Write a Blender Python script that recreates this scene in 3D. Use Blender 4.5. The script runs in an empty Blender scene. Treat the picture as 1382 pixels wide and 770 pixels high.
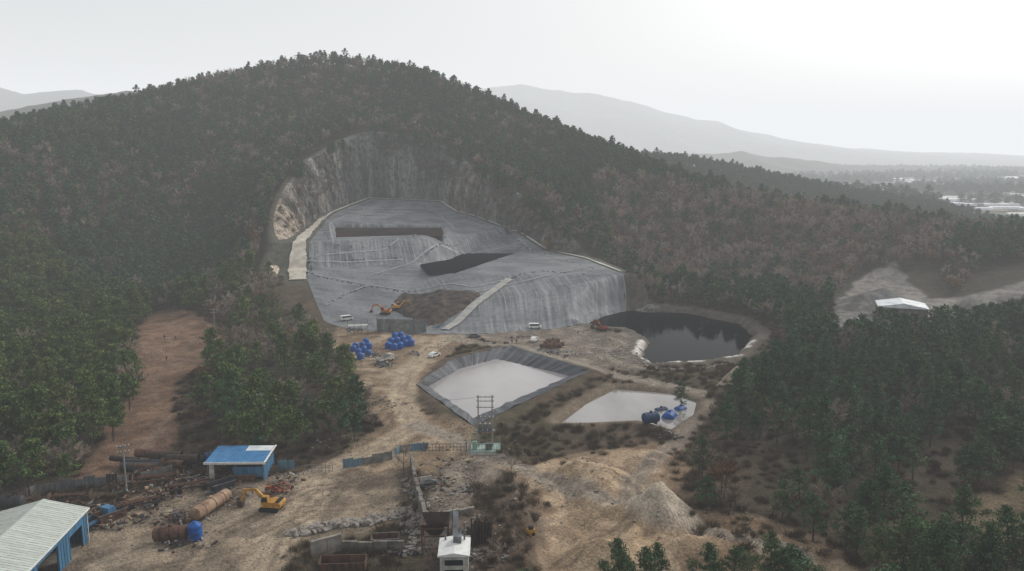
import bpy, math, random
import numpy as np
from mathutils import Vector, Euler
random.seed(7); rng=np.random.default_rng(7)
scene=bpy.context.scene
# ------------------------------------------------------------------ survey helpers
F=1064.0; TH=math.radians(9.6); CH=63.0
CT,ST=math.cos(TH),math.sin(TH)
def ray(px,py):
    a=(px-691)/F; u=(385-py)/F
    return a, CT+u*ST, -ST+u*CT
def W(px,py,z=0.0):
    a,b,c=ray(px,py); t=(z-CH)/c
    return (a*t,b*t)
def P(px,py,y,dz=0):
    a,b,c=ray(px,py); t=y/b
    return (a*t,y,CH+c*t-dz)
def lin(v):
    v/=255.0
    return v/12.92 if v<=0.04045 else ((v+0.055)/1.055)**2.4
def C(r,g,b,k=1.0): return (lin(r)*k,lin(g)*k,lin(b)*k,1.0)
def CA(*a): return np.array(C(*a)[:3])
def sstep(a,b,x):
    t=np.clip((x-a)/(b-a),0,1); return t*t*(3-2*t)
def vn(x,y,s=0):
    xi=np.floor(x); yi=np.floor(y); fx=x-xi; fy=y-yi
    fx=fx*fx*(3-2*fx); fy=fy*fy*(3-2*fy)
    def h(a,b):
        v=np.sin(a*127.1+b*311.7+s*74.7)*43758.5453
        return v-np.floor(v)
    return (h(xi,yi)*(1-fx)+h(xi+1,yi)*fx)*(1-fy)+(h(xi,yi+1)*(1-fx)+h(xi+1,yi+1)*fx)*fy
def fbm(x,y,s=0,o=4):
    r=0;a=0.5;t=0
    for i in range(o):
        r=r+a*vn(x*2**i+i*13.7,y*2**i+i*7.3,s+i); t+=a; a*=0.5
    return r/t
def sdf(poly,x,y):
    x=np.asarray(x,float); y=np.asarray(y,float)
    d=np.full(x.shape,1e18); s=np.ones(x.shape)
    n=len(poly)
    for i in range(n):
        ax,ay=poly[i]; bx,by=poly[(i+1)%n]
        ex,ey=bx-ax,by-ay; wx,wy=x-ax,y-ay
        t=np.clip((wx*ex+wy*ey)/(ex*ex+ey*ey+1e-9),0,1)
        d=np.minimum(d,(wx-ex*t)**2+(wy-ey*t)**2)
        c=((ay<=y)&(by>y))|((by<=y)&(ay>y))
        xi=ax+(y-ay)/((by-ay) if by!=ay else 1e-9)*ex
        s=np.where(c&(x<xi),-s,s)
    return np.sqrt(d)*s
def dline(pts,x,y):
    d=np.full(np.shape(x),1e18)
    for (ax,ay),(bx,by) in zip(pts[:-1],pts[1:]):
        ex,ey=bx-ax,by-ay; wx,wy=x-ax,y-ay
        t=np.clip((wx*ex+wy*ey)/(ex*ex+ey*ey+1e-9),0,1)
        d=np.minimum(d,(wx-ex*t)**2+(wy-ey*t)**2)
    return np.sqrt(d)
def wp(l,z=0): return [W(a,b,z) for a,b in l]
# ------------------------------------------------------------------ terrain
cp=[]
for a in [(0,190,430,8),(60,170,480,8),(130,145,540,8),(200,122,600,8),(270,104,620,8),(330,92,640,8),(400,77,650,8),(450,75,650,8),(530,86,650,8),
 (580,99,640,8),(640,128,620,8),(700,153,600,8),(780,181,570,8),(840,206,545,8),(930,239,520,8),(1000,257,500,8),(1100,276,470,8),(1200,297,440,8),(1382,316,410,8),
 (-300,250,400,9),(-300,400,250,9),(1700,335,390,9),(900,320,430,8),(1000,350,400,8),(870,290,450,8),(850,240,500,8),(760,210,530,8),(650,165,570,8),
 (560,130,600,8),(450,130,600,8),(350,150,560,8),(250,190,500,8),(150,230,440,9),(60,280,370,9),(0,330,320,9),(200,250,430,9),(100,300,370,9),(50,350,320,9),(300,300,420,9),(300,350,360,9),
 (450,188,485,5),(500,165,535,5),(560,172,540,5),(605,188,530,5),(625,205,500,5),(700,250,440,4),(765,298,405,4),(805,348,375,5),(850,380,335,6),
 (395,222,430,5),(372,266,385,5),(362,322,345,8),(870,208,800,8),(950,225,780,8),(1020,248,760,8)]:
    cp.append(P(*a))
cp+= [(-120,100,0),(-120,160,0),(-60,60,0),(0,60,0),(80,60,0),(150,60,0),(-60,130,0),(0,130,0),(80,130,0),(140,130,0),(-50,200,0),(20,200,0),(90,200,0),
 (-40,255,0),(20,255,0),(90,260,0),(130,260,0),(-90,230,0),(-100,270,1),(-130,200,0),(-170,160,0),(-140,260,2),(-175,270,2),(-115,300,4),
 (160,320,0),(200,360,0),(240,300,0),(200,200,0),(200,120,0),(260,200,0),(120,340,0),(80,335,0),(330,350,2),
 (-400,700,40),(-200,900,0),(0,850,0),(150,690,5),(300,650,-8),(500,600,-10),(-500,500,40),(-500,300,20),(-400,150,0),(500,300,0),(500,100,0),
 (0,1100,-12),(-600,1000,0),(600,1000,-12),(0,0,0),(-300,0,0),(300,0,0)]
cp=np.array(cp,float)
S=100.0
def K(r2): return 0.5*r2*np.log(r2+1e-12)
Q=cp[:,:2]/S; n=len(Q)
A=K(((Q[:,None]-Q[None])**2).sum(-1))+np.eye(n)*0.01
Pm=np.c_[np.ones(n),Q]
M=np.block([[A,Pm],[Pm.T,np.zeros((3,3))]])
sol=np.linalg.solve(M,np.r_[cp[:,2],0,0,0]); wt,av=sol[:n],sol[n:]
BASE=[(-105,50),(180,50),(180,290),(110,325),(60,300),(-60,280),(-95,230)]
def Hhill(x,y):
    sh=np.shape(x); X=np.ravel(x); Y=np.ravel(y); out=np.zeros(X.shape)
    r=np.hypot(X,Y-400); near=np.where(r<1350)[0]
    for k in range(0,len(near),20000):
        i=near[k:k+20000]; q=np.c_[X[i],Y[i]]/S
        out[i]=K(((q[:,None]-Q[None])**2).sum(-1))@wt+av[0]+q@av[1:]
    w=1-sstep(800,1300,r)
    z=out*w-14*(1-w)
    z=z*sstep(0,35,sdf(BASE,X,Y))
    return z.reshape(sh)
QP=[(-78,283),(-92,305),(-99,338),(-105,367),(-114,420),(-112,471),(-94,518),(-44,518),(-31,477),(5,423),(37,371),(49,326),(46,298),(0,262),(-60,266)]
def quarry(x,y):
    yl=y-np.clip(x+100,0,75)*0.35
    pl=np.interp(yl,[200,268,300,308,345,361,438,446,516,600],[0,0,4,5.5,12,22,23,24.5,34,38])
    pr=np.interp(y,[200,273,283,328,400,421,476,516,600],[0,0,1,12,13.5,20,28,34,38])
    b=sstep(-46,-22,x)
    return pl*(1-b)+pr*b
MO=[W(562,518,1),W(612,484,1),W(688,466,1),W(795,500,1),W(640,574,1)]
MI=[W(578,520,-1.5),W(622,497,-1.5),W(668,485,-1.5),W(767,506,-1.5),W(638,561,-1.5)]
RP=[W(a,b,-1.2) for a,b in [(752,574),(790,545),(830,525),(905,531),(942,543),(938,560),(905,582),(862,570),(800,573)]]
BP=[W(a,b,-2) for a,b in [(784,438),(812,425),(850,418),(930,422),(1002,437),(1022,455),(995,486),(942,494),(880,497),(860,484),(870,462),(848,447),(805,446)]]
P1=[(-86,378),(-34,394),(-38,440),(-101,440)]
P2=[W(a,b,12) for a,b in [(565,355),(640,335),(690,331),(710,341),(615,369),(578,364)]]
PLAT=[W(a,b,2.5) for a,b in [(560,650),(600,618),(655,612),(700,635),(722,690),(735,760),(740,900),(605,900),(612,720),(570,715)]]
SAND=[W(a,b,0) for a,b in [(655,622),(740,618),(800,608),(880,600),(932,608),(905,680),(960,695),(1050,712),(1140,745),(1165,790),(700,800),(735,700),(700,655)]]
HEAPS=[(*W(1190,405,2),17,8),(*W(1163,410,2),10,5),(*W(1350,412,2),20,6),(*W(1400,408,2),20,8),(*W(1310,412,2),9,4),(*W(893,700,0),7,5.0),(*W(845,474,0),5,2.5),(*W(822,462,0),5,2.5),(*W(1000,520,0),6,3.5),(*W(520,545,0),4,2),(*W(690,612,0),4,1.5)]
def H(x,y):
    x=np.asarray(x,float); y=np.asarray(y,float)
    z=Hhill(x,y)
    w=sstep(4,11,sdf(QP,x,y))
    fr=1-sstep(262,300,y)
    w=np.maximum(w,fr)
    z=quarry(x,y)*(1-w)+z*w
    near=(y<345)&(y>40)
    amp=np.where(near,1,0)*w
    z=z+amp*(fbm(x*.05,y*.05,3)-.5)*1.8+amp*(fbm(x*.4,y*.4,5)-.5)*.4
    z=z+(1-sstep(-2.5,.8,sdf(PLAT,x,y)))*2.6
    s=sdf(SAND,x,y)
    r=np.abs(fbm(x*.07,y*.07,21,4)-.5)*2
    q=r*6.0; q=np.floor(q)+sstep(.25,.75,q-np.floor(q))
    z=z+(1-sstep(-9,0,s))*(q*.95-.2+(fbm(x*.3,y*.3,4)-.5)*.9)
    s=sdf(MO,x,y)
    flat=1-sstep(3,9,s); z=z*(1-flat)
    z=z+1.0*sstep(-1,0,s)*(1-sstep(2.2,6,s)); z=np.where(s<0,z-4.0*sstep(0,1.5,-s),z)
    s=sdf(RP,x,y); z=z*sstep(2,9,s)-3.2*(1-sstep(-4,2.0,s))
    for (hx,hy,hr,hh) in HEAPS:
        d=np.hypot(x-hx,(y-hy)*1.0); z=z+np.clip(hh*(1-d/hr),0,None)*(.85+.3*fbm(x*.2,y*.2,2))
    s=sdf(BP,x,y)+(fbm(x*.2,y*.2,8)-.5)*3; z=z*sstep(1,7,s)-4.2*(1-sstep(-4,1.0,s))
    s=sdf(P1,x,y); z=z+.4*np.exp(-((s-1.5)/1.8)**2)-6.0*(1-sstep(-6,0,s))
    s=sdf(P2,x,y); z=z+.1*np.exp(-((s-1.5)/2.)**2)-3.5*(1-sstep(-4,0,s))
    return z
def h1(x,y): return float(H(np.array([x]),np.array([y]))[0])
def G(px,py):
    a,b,c=ray(px,py); t=np.arange(60,900,1.5)
    zz=H(a*t,b*t); g=CH+c*t-zz
    i=np.where(g<0)[0]
    if len(i)==0: return (a*400,b*400,0)
    i=max(i[0],1); f=g[i-1]/(g[i-1]-g[i]); tt=t[i-1]+1.5*f
    return (a*tt,b*tt,h1(a*tt,b*tt))
# ------------------------------------------------------------------ materials
def newmat(name):
    m=bpy.data.materials.new(name); m.use_nodes=True
    nt=m.node_tree; return m,nt,nt.nodes['Principled BSDF']
def N(nt,t,**k):
    n=nt.nodes.new(t)
    for a,b in k.items(): setattr(n,a,b)
    return n
def mixc(nt,f,a,b,bt='MIX'):
    n=N(nt,'ShaderNodeMix',data_type='RGBA',blend_type=bt)
    for s,v in ((0,f),(6,a),(7,b)):
        if hasattr(v,'is_linked') or hasattr(v,'links'): nt.links.new(v,n.inputs[s])
        else: n.inputs[s].default_value=v
    return n.outputs[2]
def noise(nt,scale,detail=4,coord='Object',vec=None,stretch=None):
    n=N(nt,'ShaderNodeTexNoise'); n.inputs['Scale'].default_value=scale; n.inputs['Detail'].default_value=detail
    if vec is None:
        if coord=='World': vec=N(nt,'ShaderNodeNewGeometry').outputs['Position']
        else: vec=N(nt,'ShaderNodeTexCoord').outputs[coord]
    if stretch:
        mp=N(nt,'ShaderNodeMapping'); mp.inputs['Scale'].default_value=stretch; nt.links.new(vec,mp.inputs[0]); vec=mp.outputs[0]
    nt.links.new(vec,n.inputs['Vector']); return n.outputs[0]
def ramp(nt,inp,a,b,ca=(0,0,0,1),cb=(1,1,1,1)):
    r=N(nt,'ShaderNodeValToRGB'); r.color_ramp.elements[0].position=a; r.color_ramp.elements[1].position=b
    r.color_ramp.elements[0].color=ca; r.color_ramp.elements[1].color=cb
    nt.links.new(inp,r.inputs[0]); return r.outputs[0]
def bump(nt,bsdf,h,st=.5,dist=.2):
    b=N(nt,'ShaderNodeBump'); b.inputs['Strength'].default_value=st; b.inputs['Distance'].default_value=dist
    nt.links.new(h,b.inputs['Height']); nt.links.new(b.outputs[0],bsdf.inputs['Normal'])
def pm(name,c1,c2=None,scale=1.5,rough=.7,metal=0,bs=0,stretch=None,lo=.35,hi=.65):
    m,nt,b=newmat(name)
    if c2 is None: c2=tuple(v*.6 for v in c1[:3])+(1,)
    n=noise(nt,scale,5,stretch=stretch)
    nt.links.new(mixc(nt,ramp(nt,n,lo,hi),c1,c2),b.inputs['Base Color'])
    b.inputs['Roughness'].default_value=rough; b.inputs['Metallic'].default_value=metal
    b.inputs['Specular IOR Level'].default_value=.25
    if bs: bump(nt,b,n,bs,.1)
    return m
M_={}
M_['bluepaint']=pm('blue_painted_steel',C(70,120,158),C(60,98,125),.8,.55)
M_['bluewall']=pm('blue_corrugated_wall',C(72,122,155),C(55,92,118),.6,.6,stretch=(3,3,.3))
M_['roofpale']=pm('pale_corrugated_roof',C(196,205,196),C(172,180,172),.5,.5,stretch=(.3,4,1))
M_['roofwhite']=pm('white_roof',C(225,228,230),C(190,195,200),.4,.5)
M_['roofblue']=pm('blue_roof',C(75,135,185),C(58,112,158),.5,.5)
M_['white']=pm('white_paint',C(225,225,222),C(205,205,200),1.2,.45)
M_['offwhite']=pm('weathered_white',C(200,197,190),C(160,155,145),1.5,.6)
M_['tank']=pm('blue_polyethylene',C(30,92,170),C(25,75,140),1.0,.45)
M_['tankd']=pm('dark_blue_tank',C(30,64,112),C(42,58,84),1.0,.45)
M_['rust']=pm('rusty_steel',C(112,80,64),C(72,56,48),1.2,.85,bs=.3)
M_['rustd']=pm('dark_rust',C(78,62,55),C(50,44,42),1.2,.85,bs=.3)
M_['beige']=pm('beige_tank_paint',C(168,142,116),C(118,88,70),.5,.7)
M_['red']=pm('red_primer',C(150,72,54),C(105,52,42),1.5,.7)
M_['yellow']=pm('excavator_yellow',C(195,145,55),C(150,108,50),1.5,.5)
M_['orange']=pm('excavator_orange',C(185,110,52),C(145,88,48),1.5,.5)
M_['dark']=pm('dark_rubber',C(40,40,42),C(30,30,32),2,.8)
M_['glass']=pm('dark_glass',C(40,48,55),C(30,36,42),1,.1)
M_['conc']=pm('concrete',C(156,150,142),C(120,114,107),.7,.9,bs=.2)
M_['concd']=pm('old_concrete',C(130,124,116),C(92,86,80),.8,.9,bs=.3)
M_['steel']=pm('grey_steel',C(125,128,131),C(92,95,98),1.3,.5,.3)
M_['fence1']=pm('grey_fence_sheet',C(122,125,127),C(92,93,95),.7,.6,stretch=(4,4,.4))
M_['fence2']=pm('blue_fence_sheet',C(105,142,160),C(90,114,128),.7,.6,stretch=(4,4,.4))
M_['fence3']=pm('faded_fence_sheet',C(138,138,134),C(98,97,94),.7,.6)
M_['wood']=pm('pole_concrete',C(150,145,138),C(120,115,108),1,.85)
M_['green']=pm('green_machine_paint',C(70,115,95),C(55,88,75),1,.6)
M_['mint']=pm('pale_green_slab',C(160,182,172),C(138,155,147),.6,.7)
M_['rock']=pm('boulder_rock',C(154,147,138),C(100,93,86),1.0,.95,bs=.6)
M_['tarp']=pm('dark_tarp',C(62,64,68),C(44,46,50),.8,.6)
M_['inside']=pm('dark_interior',C(45,45,48),C(30,30,32),1,.9)
# ------------------------------------------------------------------ mesh builder
def link(o): scene.collection.objects.link(o); return o
class B:
    def __init__(s): s.v=[];s.f=[];s.m=[];s.mats=[]
    def mi(s,k):
        if k not in s.mats: s.mats.append(k)
        return s.mats.index(k)
    def add(s,vs,fs,k):
        o=len(s.v); s.v+=[tuple(v) for v in vs]; i=s.mi(k)
        for f in fs: s.f.append(tuple(o+j for j in f)); s.m.append(i)
    def box(s,c,sz,k,rz=0,ry=0,rx=0):
        vs=[]
        R=Euler((rx,ry,rz)).to_matrix()
        for dz in(-.5,.5):
            for dx,dy in((-.5,-.5),(.5,-.5),(.5,.5),(-.5,.5)):
                vs.append(R@Vector((dx*sz[0],dy*sz[1],dz*sz[2]))+Vector(c))
        s.add(vs,[(3,2,1,0),(4,5,6,7),(0,1,5,4),(1,2,6,5),(2,3,7,6),(3,0,4,7)],k)
    def cyl(s,p0,p1,r0,r1,k,n=10,cap=True):
        p0,p1=Vector(p0),Vector(p1); d=(p1-p0).normalized()
        a=d.orthogonal().normalized(); b=d.cross(a); vs=[]
        for p,r in((p0,r0),(p1,r1)):
            for i in range(n):
                t=2*math.pi*i/n; vs.append(p+a*math.cos(t)*r+b*math.sin(t)*r)
        fs=[(i,(i+1)%n,n+(i+1)%n,n+i) for i in range(n)]
        if cap: fs+=[tuple(range(n))[::-1],tuple(range(n,2*n))]
        s.add(vs,fs,k)
    def prism(s,prof,y0,y1,k):
        n=len(prof); vs=[(x,y0,z) for x,z in prof]+[(x,y1,z) for x,z in prof]
        s.add(vs,[(i,(i+1)%n,n+(i+1)%n,n+i) for i in range(n)]+[tuple(range(n))[::-1],tuple(range(n,2*n))],k)
    def lathe(s,prof,k,n=16,axis='z',c=(0,0,0)):
        vs=[]
        for r,z in prof:
            for i in range(n):
                t=2*math.pi*i/n; a,b=r*math.cos(t),r*math.sin(t)
                v=(a,b,z) if axis=='z' else (z,a,b)
                vs.append((v[0]+c[0],v[1]+c[1],v[2]+c[2]))
        fs=[]
        for j in range(len(prof)-1):
            for i in range(n): fs.append((j*n+i,j*n+(i+1)%n,(j+1)*n+(i+1)%n,(j+1)*n+i))
        s.add(vs,fs,k)
    def build(s,name,loc=(0,0,0),rz=0,bev=0,smooth=False,sc=1):
        me=bpy.data.meshes.new(name); me.from_pydata(s.v,[],s.f)
        for k in s.mats: me.materials.append(M_[k] if isinstance(k,str) else k)
        me.polygons.foreach_set('material_index',s.m)
        if smooth: me.polygons.foreach_set('use_smooth',[True]*len(s.f))
        me.update(); o=bpy.data.objects.new(name,me); o.location=loc; o.rotation_euler=(0,0,rz); o.scale=(sc,)*3
        if bev:
            b=o.modifiers.new('bevel','BEVEL'); b.width=bev; b.segments=2; b.limit_method='ANGLE'
        return link(o)
def gridmesh(name,X,Y,Z,mat,col=None,uv=None,smooth=True):
    r,c=X.shape
    v=np.stack([X,Y,Z],-1).reshape(-1,3)
    i=np.arange(r*c).reshape(r,c)
    f=np.stack([i[:-1,:-1],i[:-1,1:],i[1:,1:],i[1:,:-1]],-1).reshape(-1,4)
    me=bpy.data.meshes.new(name); me.from_pydata(v.tolist(),[],f.tolist())
    me.materials.append(mat)
    if smooth: me.polygons.foreach_set('use_smooth',np.ones(len(f),bool))
    if col is not None:
        a=me.color_attributes.new('Col','FLOAT_COLOR','POINT')
        cc=np.c_[col.reshape(-1,col.shape[-1]),np.ones(r*c)] if col.shape[-1]==3 else col.reshape(-1,4)
        a.data.foreach_set('color',cc.astype(np.float32).ravel())
    if uv is not None:
        a=me.attributes.new('st','FLOAT_VECTOR','POINT')
        a.data.foreach_set('vector',uv.reshape(-1,3).astype(np.float32).ravel())
    me.update()
    return link(bpy.data.objects.new(name,me))
# ------------------------------------------------------------------ ground
def axis(lo,hi,st,olo,ohi,g=1.07,mid=None):
    c=list(np.arange(lo,hi,st)); x=c[-1]; s=st
    if mid:
        while x<mid[0]: x+=mid[1]; c.append(x)
        s=mid[1]
    while x<ohi: s*=g; x+=s; c.append(x)
    x=lo; s=st; l=[]
    while x>olo: s*=g; x-=s; l.append(x)
    return np.array(l[::-1]+c)
gx=axis(-130,180,.8,-26000,26000); gy=axis(72,312,.8,-3000,26000,1.07,(545,1.5))
X,Y=np.meshgrid(gx,gy); Z=H(X,Y)
OPEN=wp([(-300,900),(-60,700),(60,672),(108,650),(160,600),(196,530),(182,470),(210,425),(290,440),(302,475),(262,520),(262,590),(330,615),(420,615),(492,598),(500,545),(478,505),(448,475),(455,445),(425,425),(400,418),(398,400),(845,400),(850,413),(930,416),(1020,434),(1065,462),(1050,500),(1000,532),(968,565),(970,620),(930,650),(945,695),(1060,715),(1150,765),(1250,900)])
NOT=wp([(1115,442),(1125,400),(1160,376),(1265,376),(1285,400),(1320,378),(1500,376),(1600,440),(1382,432),(1290,440),(1255,455),(1180,462),(1120,458)])
Lp=[(-70,287),(-88,334),(-94,365),(-101,412),(-106,450),(-104,470),(-91,513)]
Rp=[(45,300),(48,326),(35,370),(3,421),(-33,475),(-46,513)]
def along(pts,t):
    p=np.array(pts,float); d=np.r_[0,np.cumsum(np.hypot(*np.diff(p,axis=0).T))]; d/=d[-1]
    return np.interp(t,d,p[:,0]),np.interp(t,d,p[:,1])
def liner_xy(u,v):
    lx,ly=along(Lp,v); rx,ry=along(Rp,v)
    x=lx+(rx-lx)*u; y=ly+(ry-ly)*u
    return x,y-24*np.sin(np.pi*u)**.8*(1-v)**4
tt=np.linspace(0,1,40)
LP=[liner_xy(np.array(0.),np.array(t)) for t in tt]+[liner_xy(np.array(t),np.array(1.)) for t in tt[1:]]+[liner_xy(np.array(1.),np.array(t)) for t in tt[::-1][1:]]+[liner_xy(np.array(t),np.array(0.)) for t in tt[::-1][1:-1]]
LP=[(float(a),float(b)) for a,b in LP]
inl=1-sstep(-3,-1,sdf(LP,X,Y)); Zg=Z-inl*.8
D_YARD=wp([(40,800),(120,700),(180,672),(300,645),(420,638),(545,618),(565,650),(548,700),(440,722),(395,722),(380,800)])
D_ROAD=wp([(440,640),(470,605),(522,575),(498,535),(478,500),(445,465),(455,440),(510,430),(600,448),(655,453),(605,482),(560,515),(575,560),(632,578),(650,620),(600,640),(560,640)])
D_UP=wp([(595,450),(700,445),(775,428),(795,445),(850,449),(866,464),(858,485),(880,500),(800,496),(690,466)])
D_CLR=wp([(238,418),(205,428),(178,465),(182,520),(150,570),(108,645),(180,642),(232,608),(250,590),(238,555),(243,515),(300,475),(300,450)])
D_RB=wp([(1120,447),(1132,405),(1160,380),(1205,372),(1255,400),(1300,398),(1400,388),(1500,395),(1500,415),(1382,418),(1260,432),(1200,440)])
D_GR=wp([(1280,685),(1382,640),(1500,640),(1500,760),(1330,740)])
roads=[(wp([(600,458),(570,480),(545,510),(543,545),(560,575),(520,600),(460,625),(430,640),(420,680),(370,730),(340,800)]),3.2,CA(172,156,134)),
 (wp([(610,458),(700,470),(760,487),(830,505),(890,518),(945,530)]),2.6,CA(156,147,134)),
 (wp([(560,575),(630,600),(700,630),(760,660),(820,685),(870,692),(960,722),(1080,760)]),2.3,CA(146,137,126)),
 (wp([(858,690),(850,660),(880,622),(910,600),(935,570),(960,540)]),2.0,CA(148,137,124)),
 (wp([(420,640),(330,690),(230,720),(140,760)]),2.2,CA(160,146,127)),
 (wp([(235,560),(215,580),(170,625)]),1.5,CA(145,122,104))]
wx=(fbm(X*.12,Y*.12,31)-.5)*9; n1=fbm(X*.03,Y*.03,40); n2=fbm(X*.25,Y*.25,41); n3=fbm(X*1.1,Y*1.1,44,2)
def lay(col,m,c): 
    m=m[...,None]; return col*(1-m)+np.asarray(c)*m
col=CA(88,76,64)[None,None]*(.75+.5*n2[...,None])
col=lay(col,sstep(.45,.6,n1)*.6,CA(78,74,57))
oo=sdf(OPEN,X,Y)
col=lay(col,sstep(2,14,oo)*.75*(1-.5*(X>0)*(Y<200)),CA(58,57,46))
dirt=np.zeros(X.shape)
def soft(p,w=1.5):
    return 1-sstep(-w,w,sdf(p,X,Y)+wx*.6)
for p,c1,c2 in [(D_YARD,CA(150,135,116),CA(126,113,97)),(D_ROAD,CA(160,142,120),CA(132,114,94)),(D_UP,CA(138,128,116),CA(116,107,97)),
    (D_CLR,CA(130,105,86),CA(112,90,74)),(D_RB,CA(114,111,107),CA(136,131,124)),(D_GR,CA(122,106,86),CA(104,94,72)),(SAND,CA(173,152,127),CA(143,123,101)),
    (PLAT,CA(136,125,112),CA(110,99,88))]:
    m=soft(p); col=lay(col,m,c1); col=lay(col,m*sstep(.42,.6,n2),c2); dirt=np.maximum(dirt,m)
gyy,gxx=np.gradient(Z); sl=np.hypot(gxx,gyy)/.8; sm=soft(SAND)
col=lay(col,sm*sstep(.25,.8,sl)*.5*(Y<200),CA(186,162,132)); col=lay(col,sm*sstep(.5,.62,fbm(X*.06,Y*.09,66))*.7,CA(114,94,75))
shrubside=1-sstep(-2,2,sdf(wp([(640,655),(700,640),(725,700),(735,780),(650,790),(640,720)],2.5),X,Y)+wx*.5)
col=lay(col,shrubside,CA(88,75,64)); dirt=dirt*(1-shrubside)
col=lay(col,soft(D_YARD)*sstep(.52,.66,fbm(X*.09,Y*.09,71))*.65,CA(98,87,76)); col=lay(col,soft(D_ROAD)*sstep(.54,.66,fbm(X*.1,Y*.1,72))*.65,CA(112,94,76))
for p,w,c in roads:
    d=dline(p,X+wx*.1,Y); m=1-sstep(w-.6,w+1,d); col=lay(col,m*.75,c); dirt=np.maximum(dirt,m)
    col=lay(col,(1-sstep(.15,.5,np.abs(d-1.0)))*.55*sstep(.3,.6,n2+.1),c*.55)
for k_,pp in enumerate([[(150,760),(260,725),(330,700),(400,690),(500,680),(545,640)],[(200,770),(330,735),(430,690),(470,650),(440,640)],[(370,800),(385,720),(430,670),(520,640)],[(700,640),(790,640),(850,660),(870,700),(820,740),(760,770)],[(900,700),(980,735),(1060,770)],[(620,470),(700,455),(780,440)],[(700,470),(760,460),(830,500)],[(560,640),(500,600),(545,540)],[(250,770),(300,720),(420,660),(540,650)],[(420,620),(480,640),(500,690),(430,740)]]):
    d=dline(wp(pp),X+wx*.15,Y); col=lay(col,(1-sstep(.15,.55,np.abs(d-.95)))*.6*sstep(.35,.6,fbm(X*.1,Y*.1,80+k_)+.1),CA(94,82,71))
for p,wd in ((MO,4),(RP,3),(BP,5)):
    s=sdf(p,X,Y)
    if p is not MO: col=lay(col,(1-sstep(wd-2,wd+1,s+wx*.3))*.8,CA(100,94,86) if p is BP else CA(124,111,96))
    dirt=np.maximum(dirt,1-sstep(wd-1,wd+1,s))
s=sdf(BP,X,Y); col=lay(col,(1-sstep(.5,2.0,np.abs(s-.5)))*(Y<262)*sstep(.4,.5,n2),CA(205,200,194))
qd=sdf(QP,X,Y); col=lay(col,(1-sstep(3,12,qd))*sstep(320,335,Y),CA(92,91,82))
q=HEAPS[5]; col=lay(col,1-sstep(5.5,7.2,np.hypot(X-q[0],Y-q[1])),CA(174,162,146))
q=HEAPS[0]; col=lay(col,1-sstep(14,17,np.hypot(X-q[0],Y-q[1])),CA(106,106,104))
col=col*(.82+.36*n3[...,None])
far=sstep(640,900,Y)
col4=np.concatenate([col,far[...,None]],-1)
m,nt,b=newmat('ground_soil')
at=N(nt,'ShaderNodeAttribute',attribute_name='Col')
n_a=noise(nt,2.2,6,'World'); n_b=noise(nt,.35,5,'World'); n_c=noise(nt,.012,4,'World')
c=mixc(nt,1.0,at.outputs['Color'],ramp(nt,n_a,.3,.72,(.6,.6,.6,1),(1.32,1.3,1.28,1)),'MULTIPLY')
c=mixc(nt,1.0,c,ramp(nt,n_b,.3,.7,(.72,.72,.72,1),(1.2,1.2,1.2,1)),'MULTIPLY')
vo=N(nt,'ShaderNodeTexVoronoi'); vo.inputs['Scale'].default_value=.009
mp=N(nt,'ShaderNodeMapping'); mp.inputs['Scale'].default_value=(1,.7,1); nt.links.new(N(nt,'ShaderNodeNewGeometry').outputs['Position'],mp.inputs[0]); nt.links.new(mp.outputs[0],vo.inputs[0])
sp=N(nt,'ShaderNodeSeparateColor'); nt.links.new(vo.outputs['Color'],sp.inputs[0])
fc=ramp(nt,sp.outputs[0],.15,.85,C(76,84,68),C(134,122,102))
fc=mixc(nt,ramp(nt,n_c,.48,.54),fc,C(52,64,52))
nt.links.new(mixc(nt,at.outputs['Alpha'],c,fc),b.inputs['Base Color'])
b.inputs['Roughness'].default_value=.95; b.inputs['Specular IOR Level'].default_value=.1
bump(nt,b,n_a,.7,.4)
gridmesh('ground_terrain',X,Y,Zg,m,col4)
# ------------------------------------------------------------------ landfill liner
def liner_material(name,c1,c2,cs):
    m,nt,b=newmat(name)
    st=N(nt,'ShaderNodeAttribute',attribute_name='st').outputs['Vector']
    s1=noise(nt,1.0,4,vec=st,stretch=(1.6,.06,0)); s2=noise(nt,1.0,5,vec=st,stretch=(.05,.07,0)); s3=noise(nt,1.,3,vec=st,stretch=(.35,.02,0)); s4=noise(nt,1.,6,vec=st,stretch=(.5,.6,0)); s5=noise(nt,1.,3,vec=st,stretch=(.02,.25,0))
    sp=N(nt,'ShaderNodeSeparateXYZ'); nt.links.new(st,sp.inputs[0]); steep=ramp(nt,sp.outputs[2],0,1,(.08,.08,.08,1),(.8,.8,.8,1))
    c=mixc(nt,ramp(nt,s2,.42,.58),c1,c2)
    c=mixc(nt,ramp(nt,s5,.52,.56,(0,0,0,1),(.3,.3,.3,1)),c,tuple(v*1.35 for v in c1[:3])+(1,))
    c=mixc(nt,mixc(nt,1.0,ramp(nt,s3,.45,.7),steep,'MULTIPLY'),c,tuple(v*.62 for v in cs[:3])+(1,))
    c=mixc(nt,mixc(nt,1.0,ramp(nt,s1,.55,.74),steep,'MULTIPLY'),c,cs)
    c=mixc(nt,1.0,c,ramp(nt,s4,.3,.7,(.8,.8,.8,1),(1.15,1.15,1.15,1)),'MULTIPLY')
    nt.links.new(c,b.inputs['Base Color']); b.inputs['Roughness'].default_value=.65; b.inputs['Specular IOR Level'].default_value=.2
    bump(nt,b,s4,.4,.3); return m
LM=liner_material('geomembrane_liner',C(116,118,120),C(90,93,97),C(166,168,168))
u,v=np.meshgrid(np.linspace(0,1,260),np.linspace(0,1,340))
lx,ly=liner_xy(u,v); e_=.8
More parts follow.
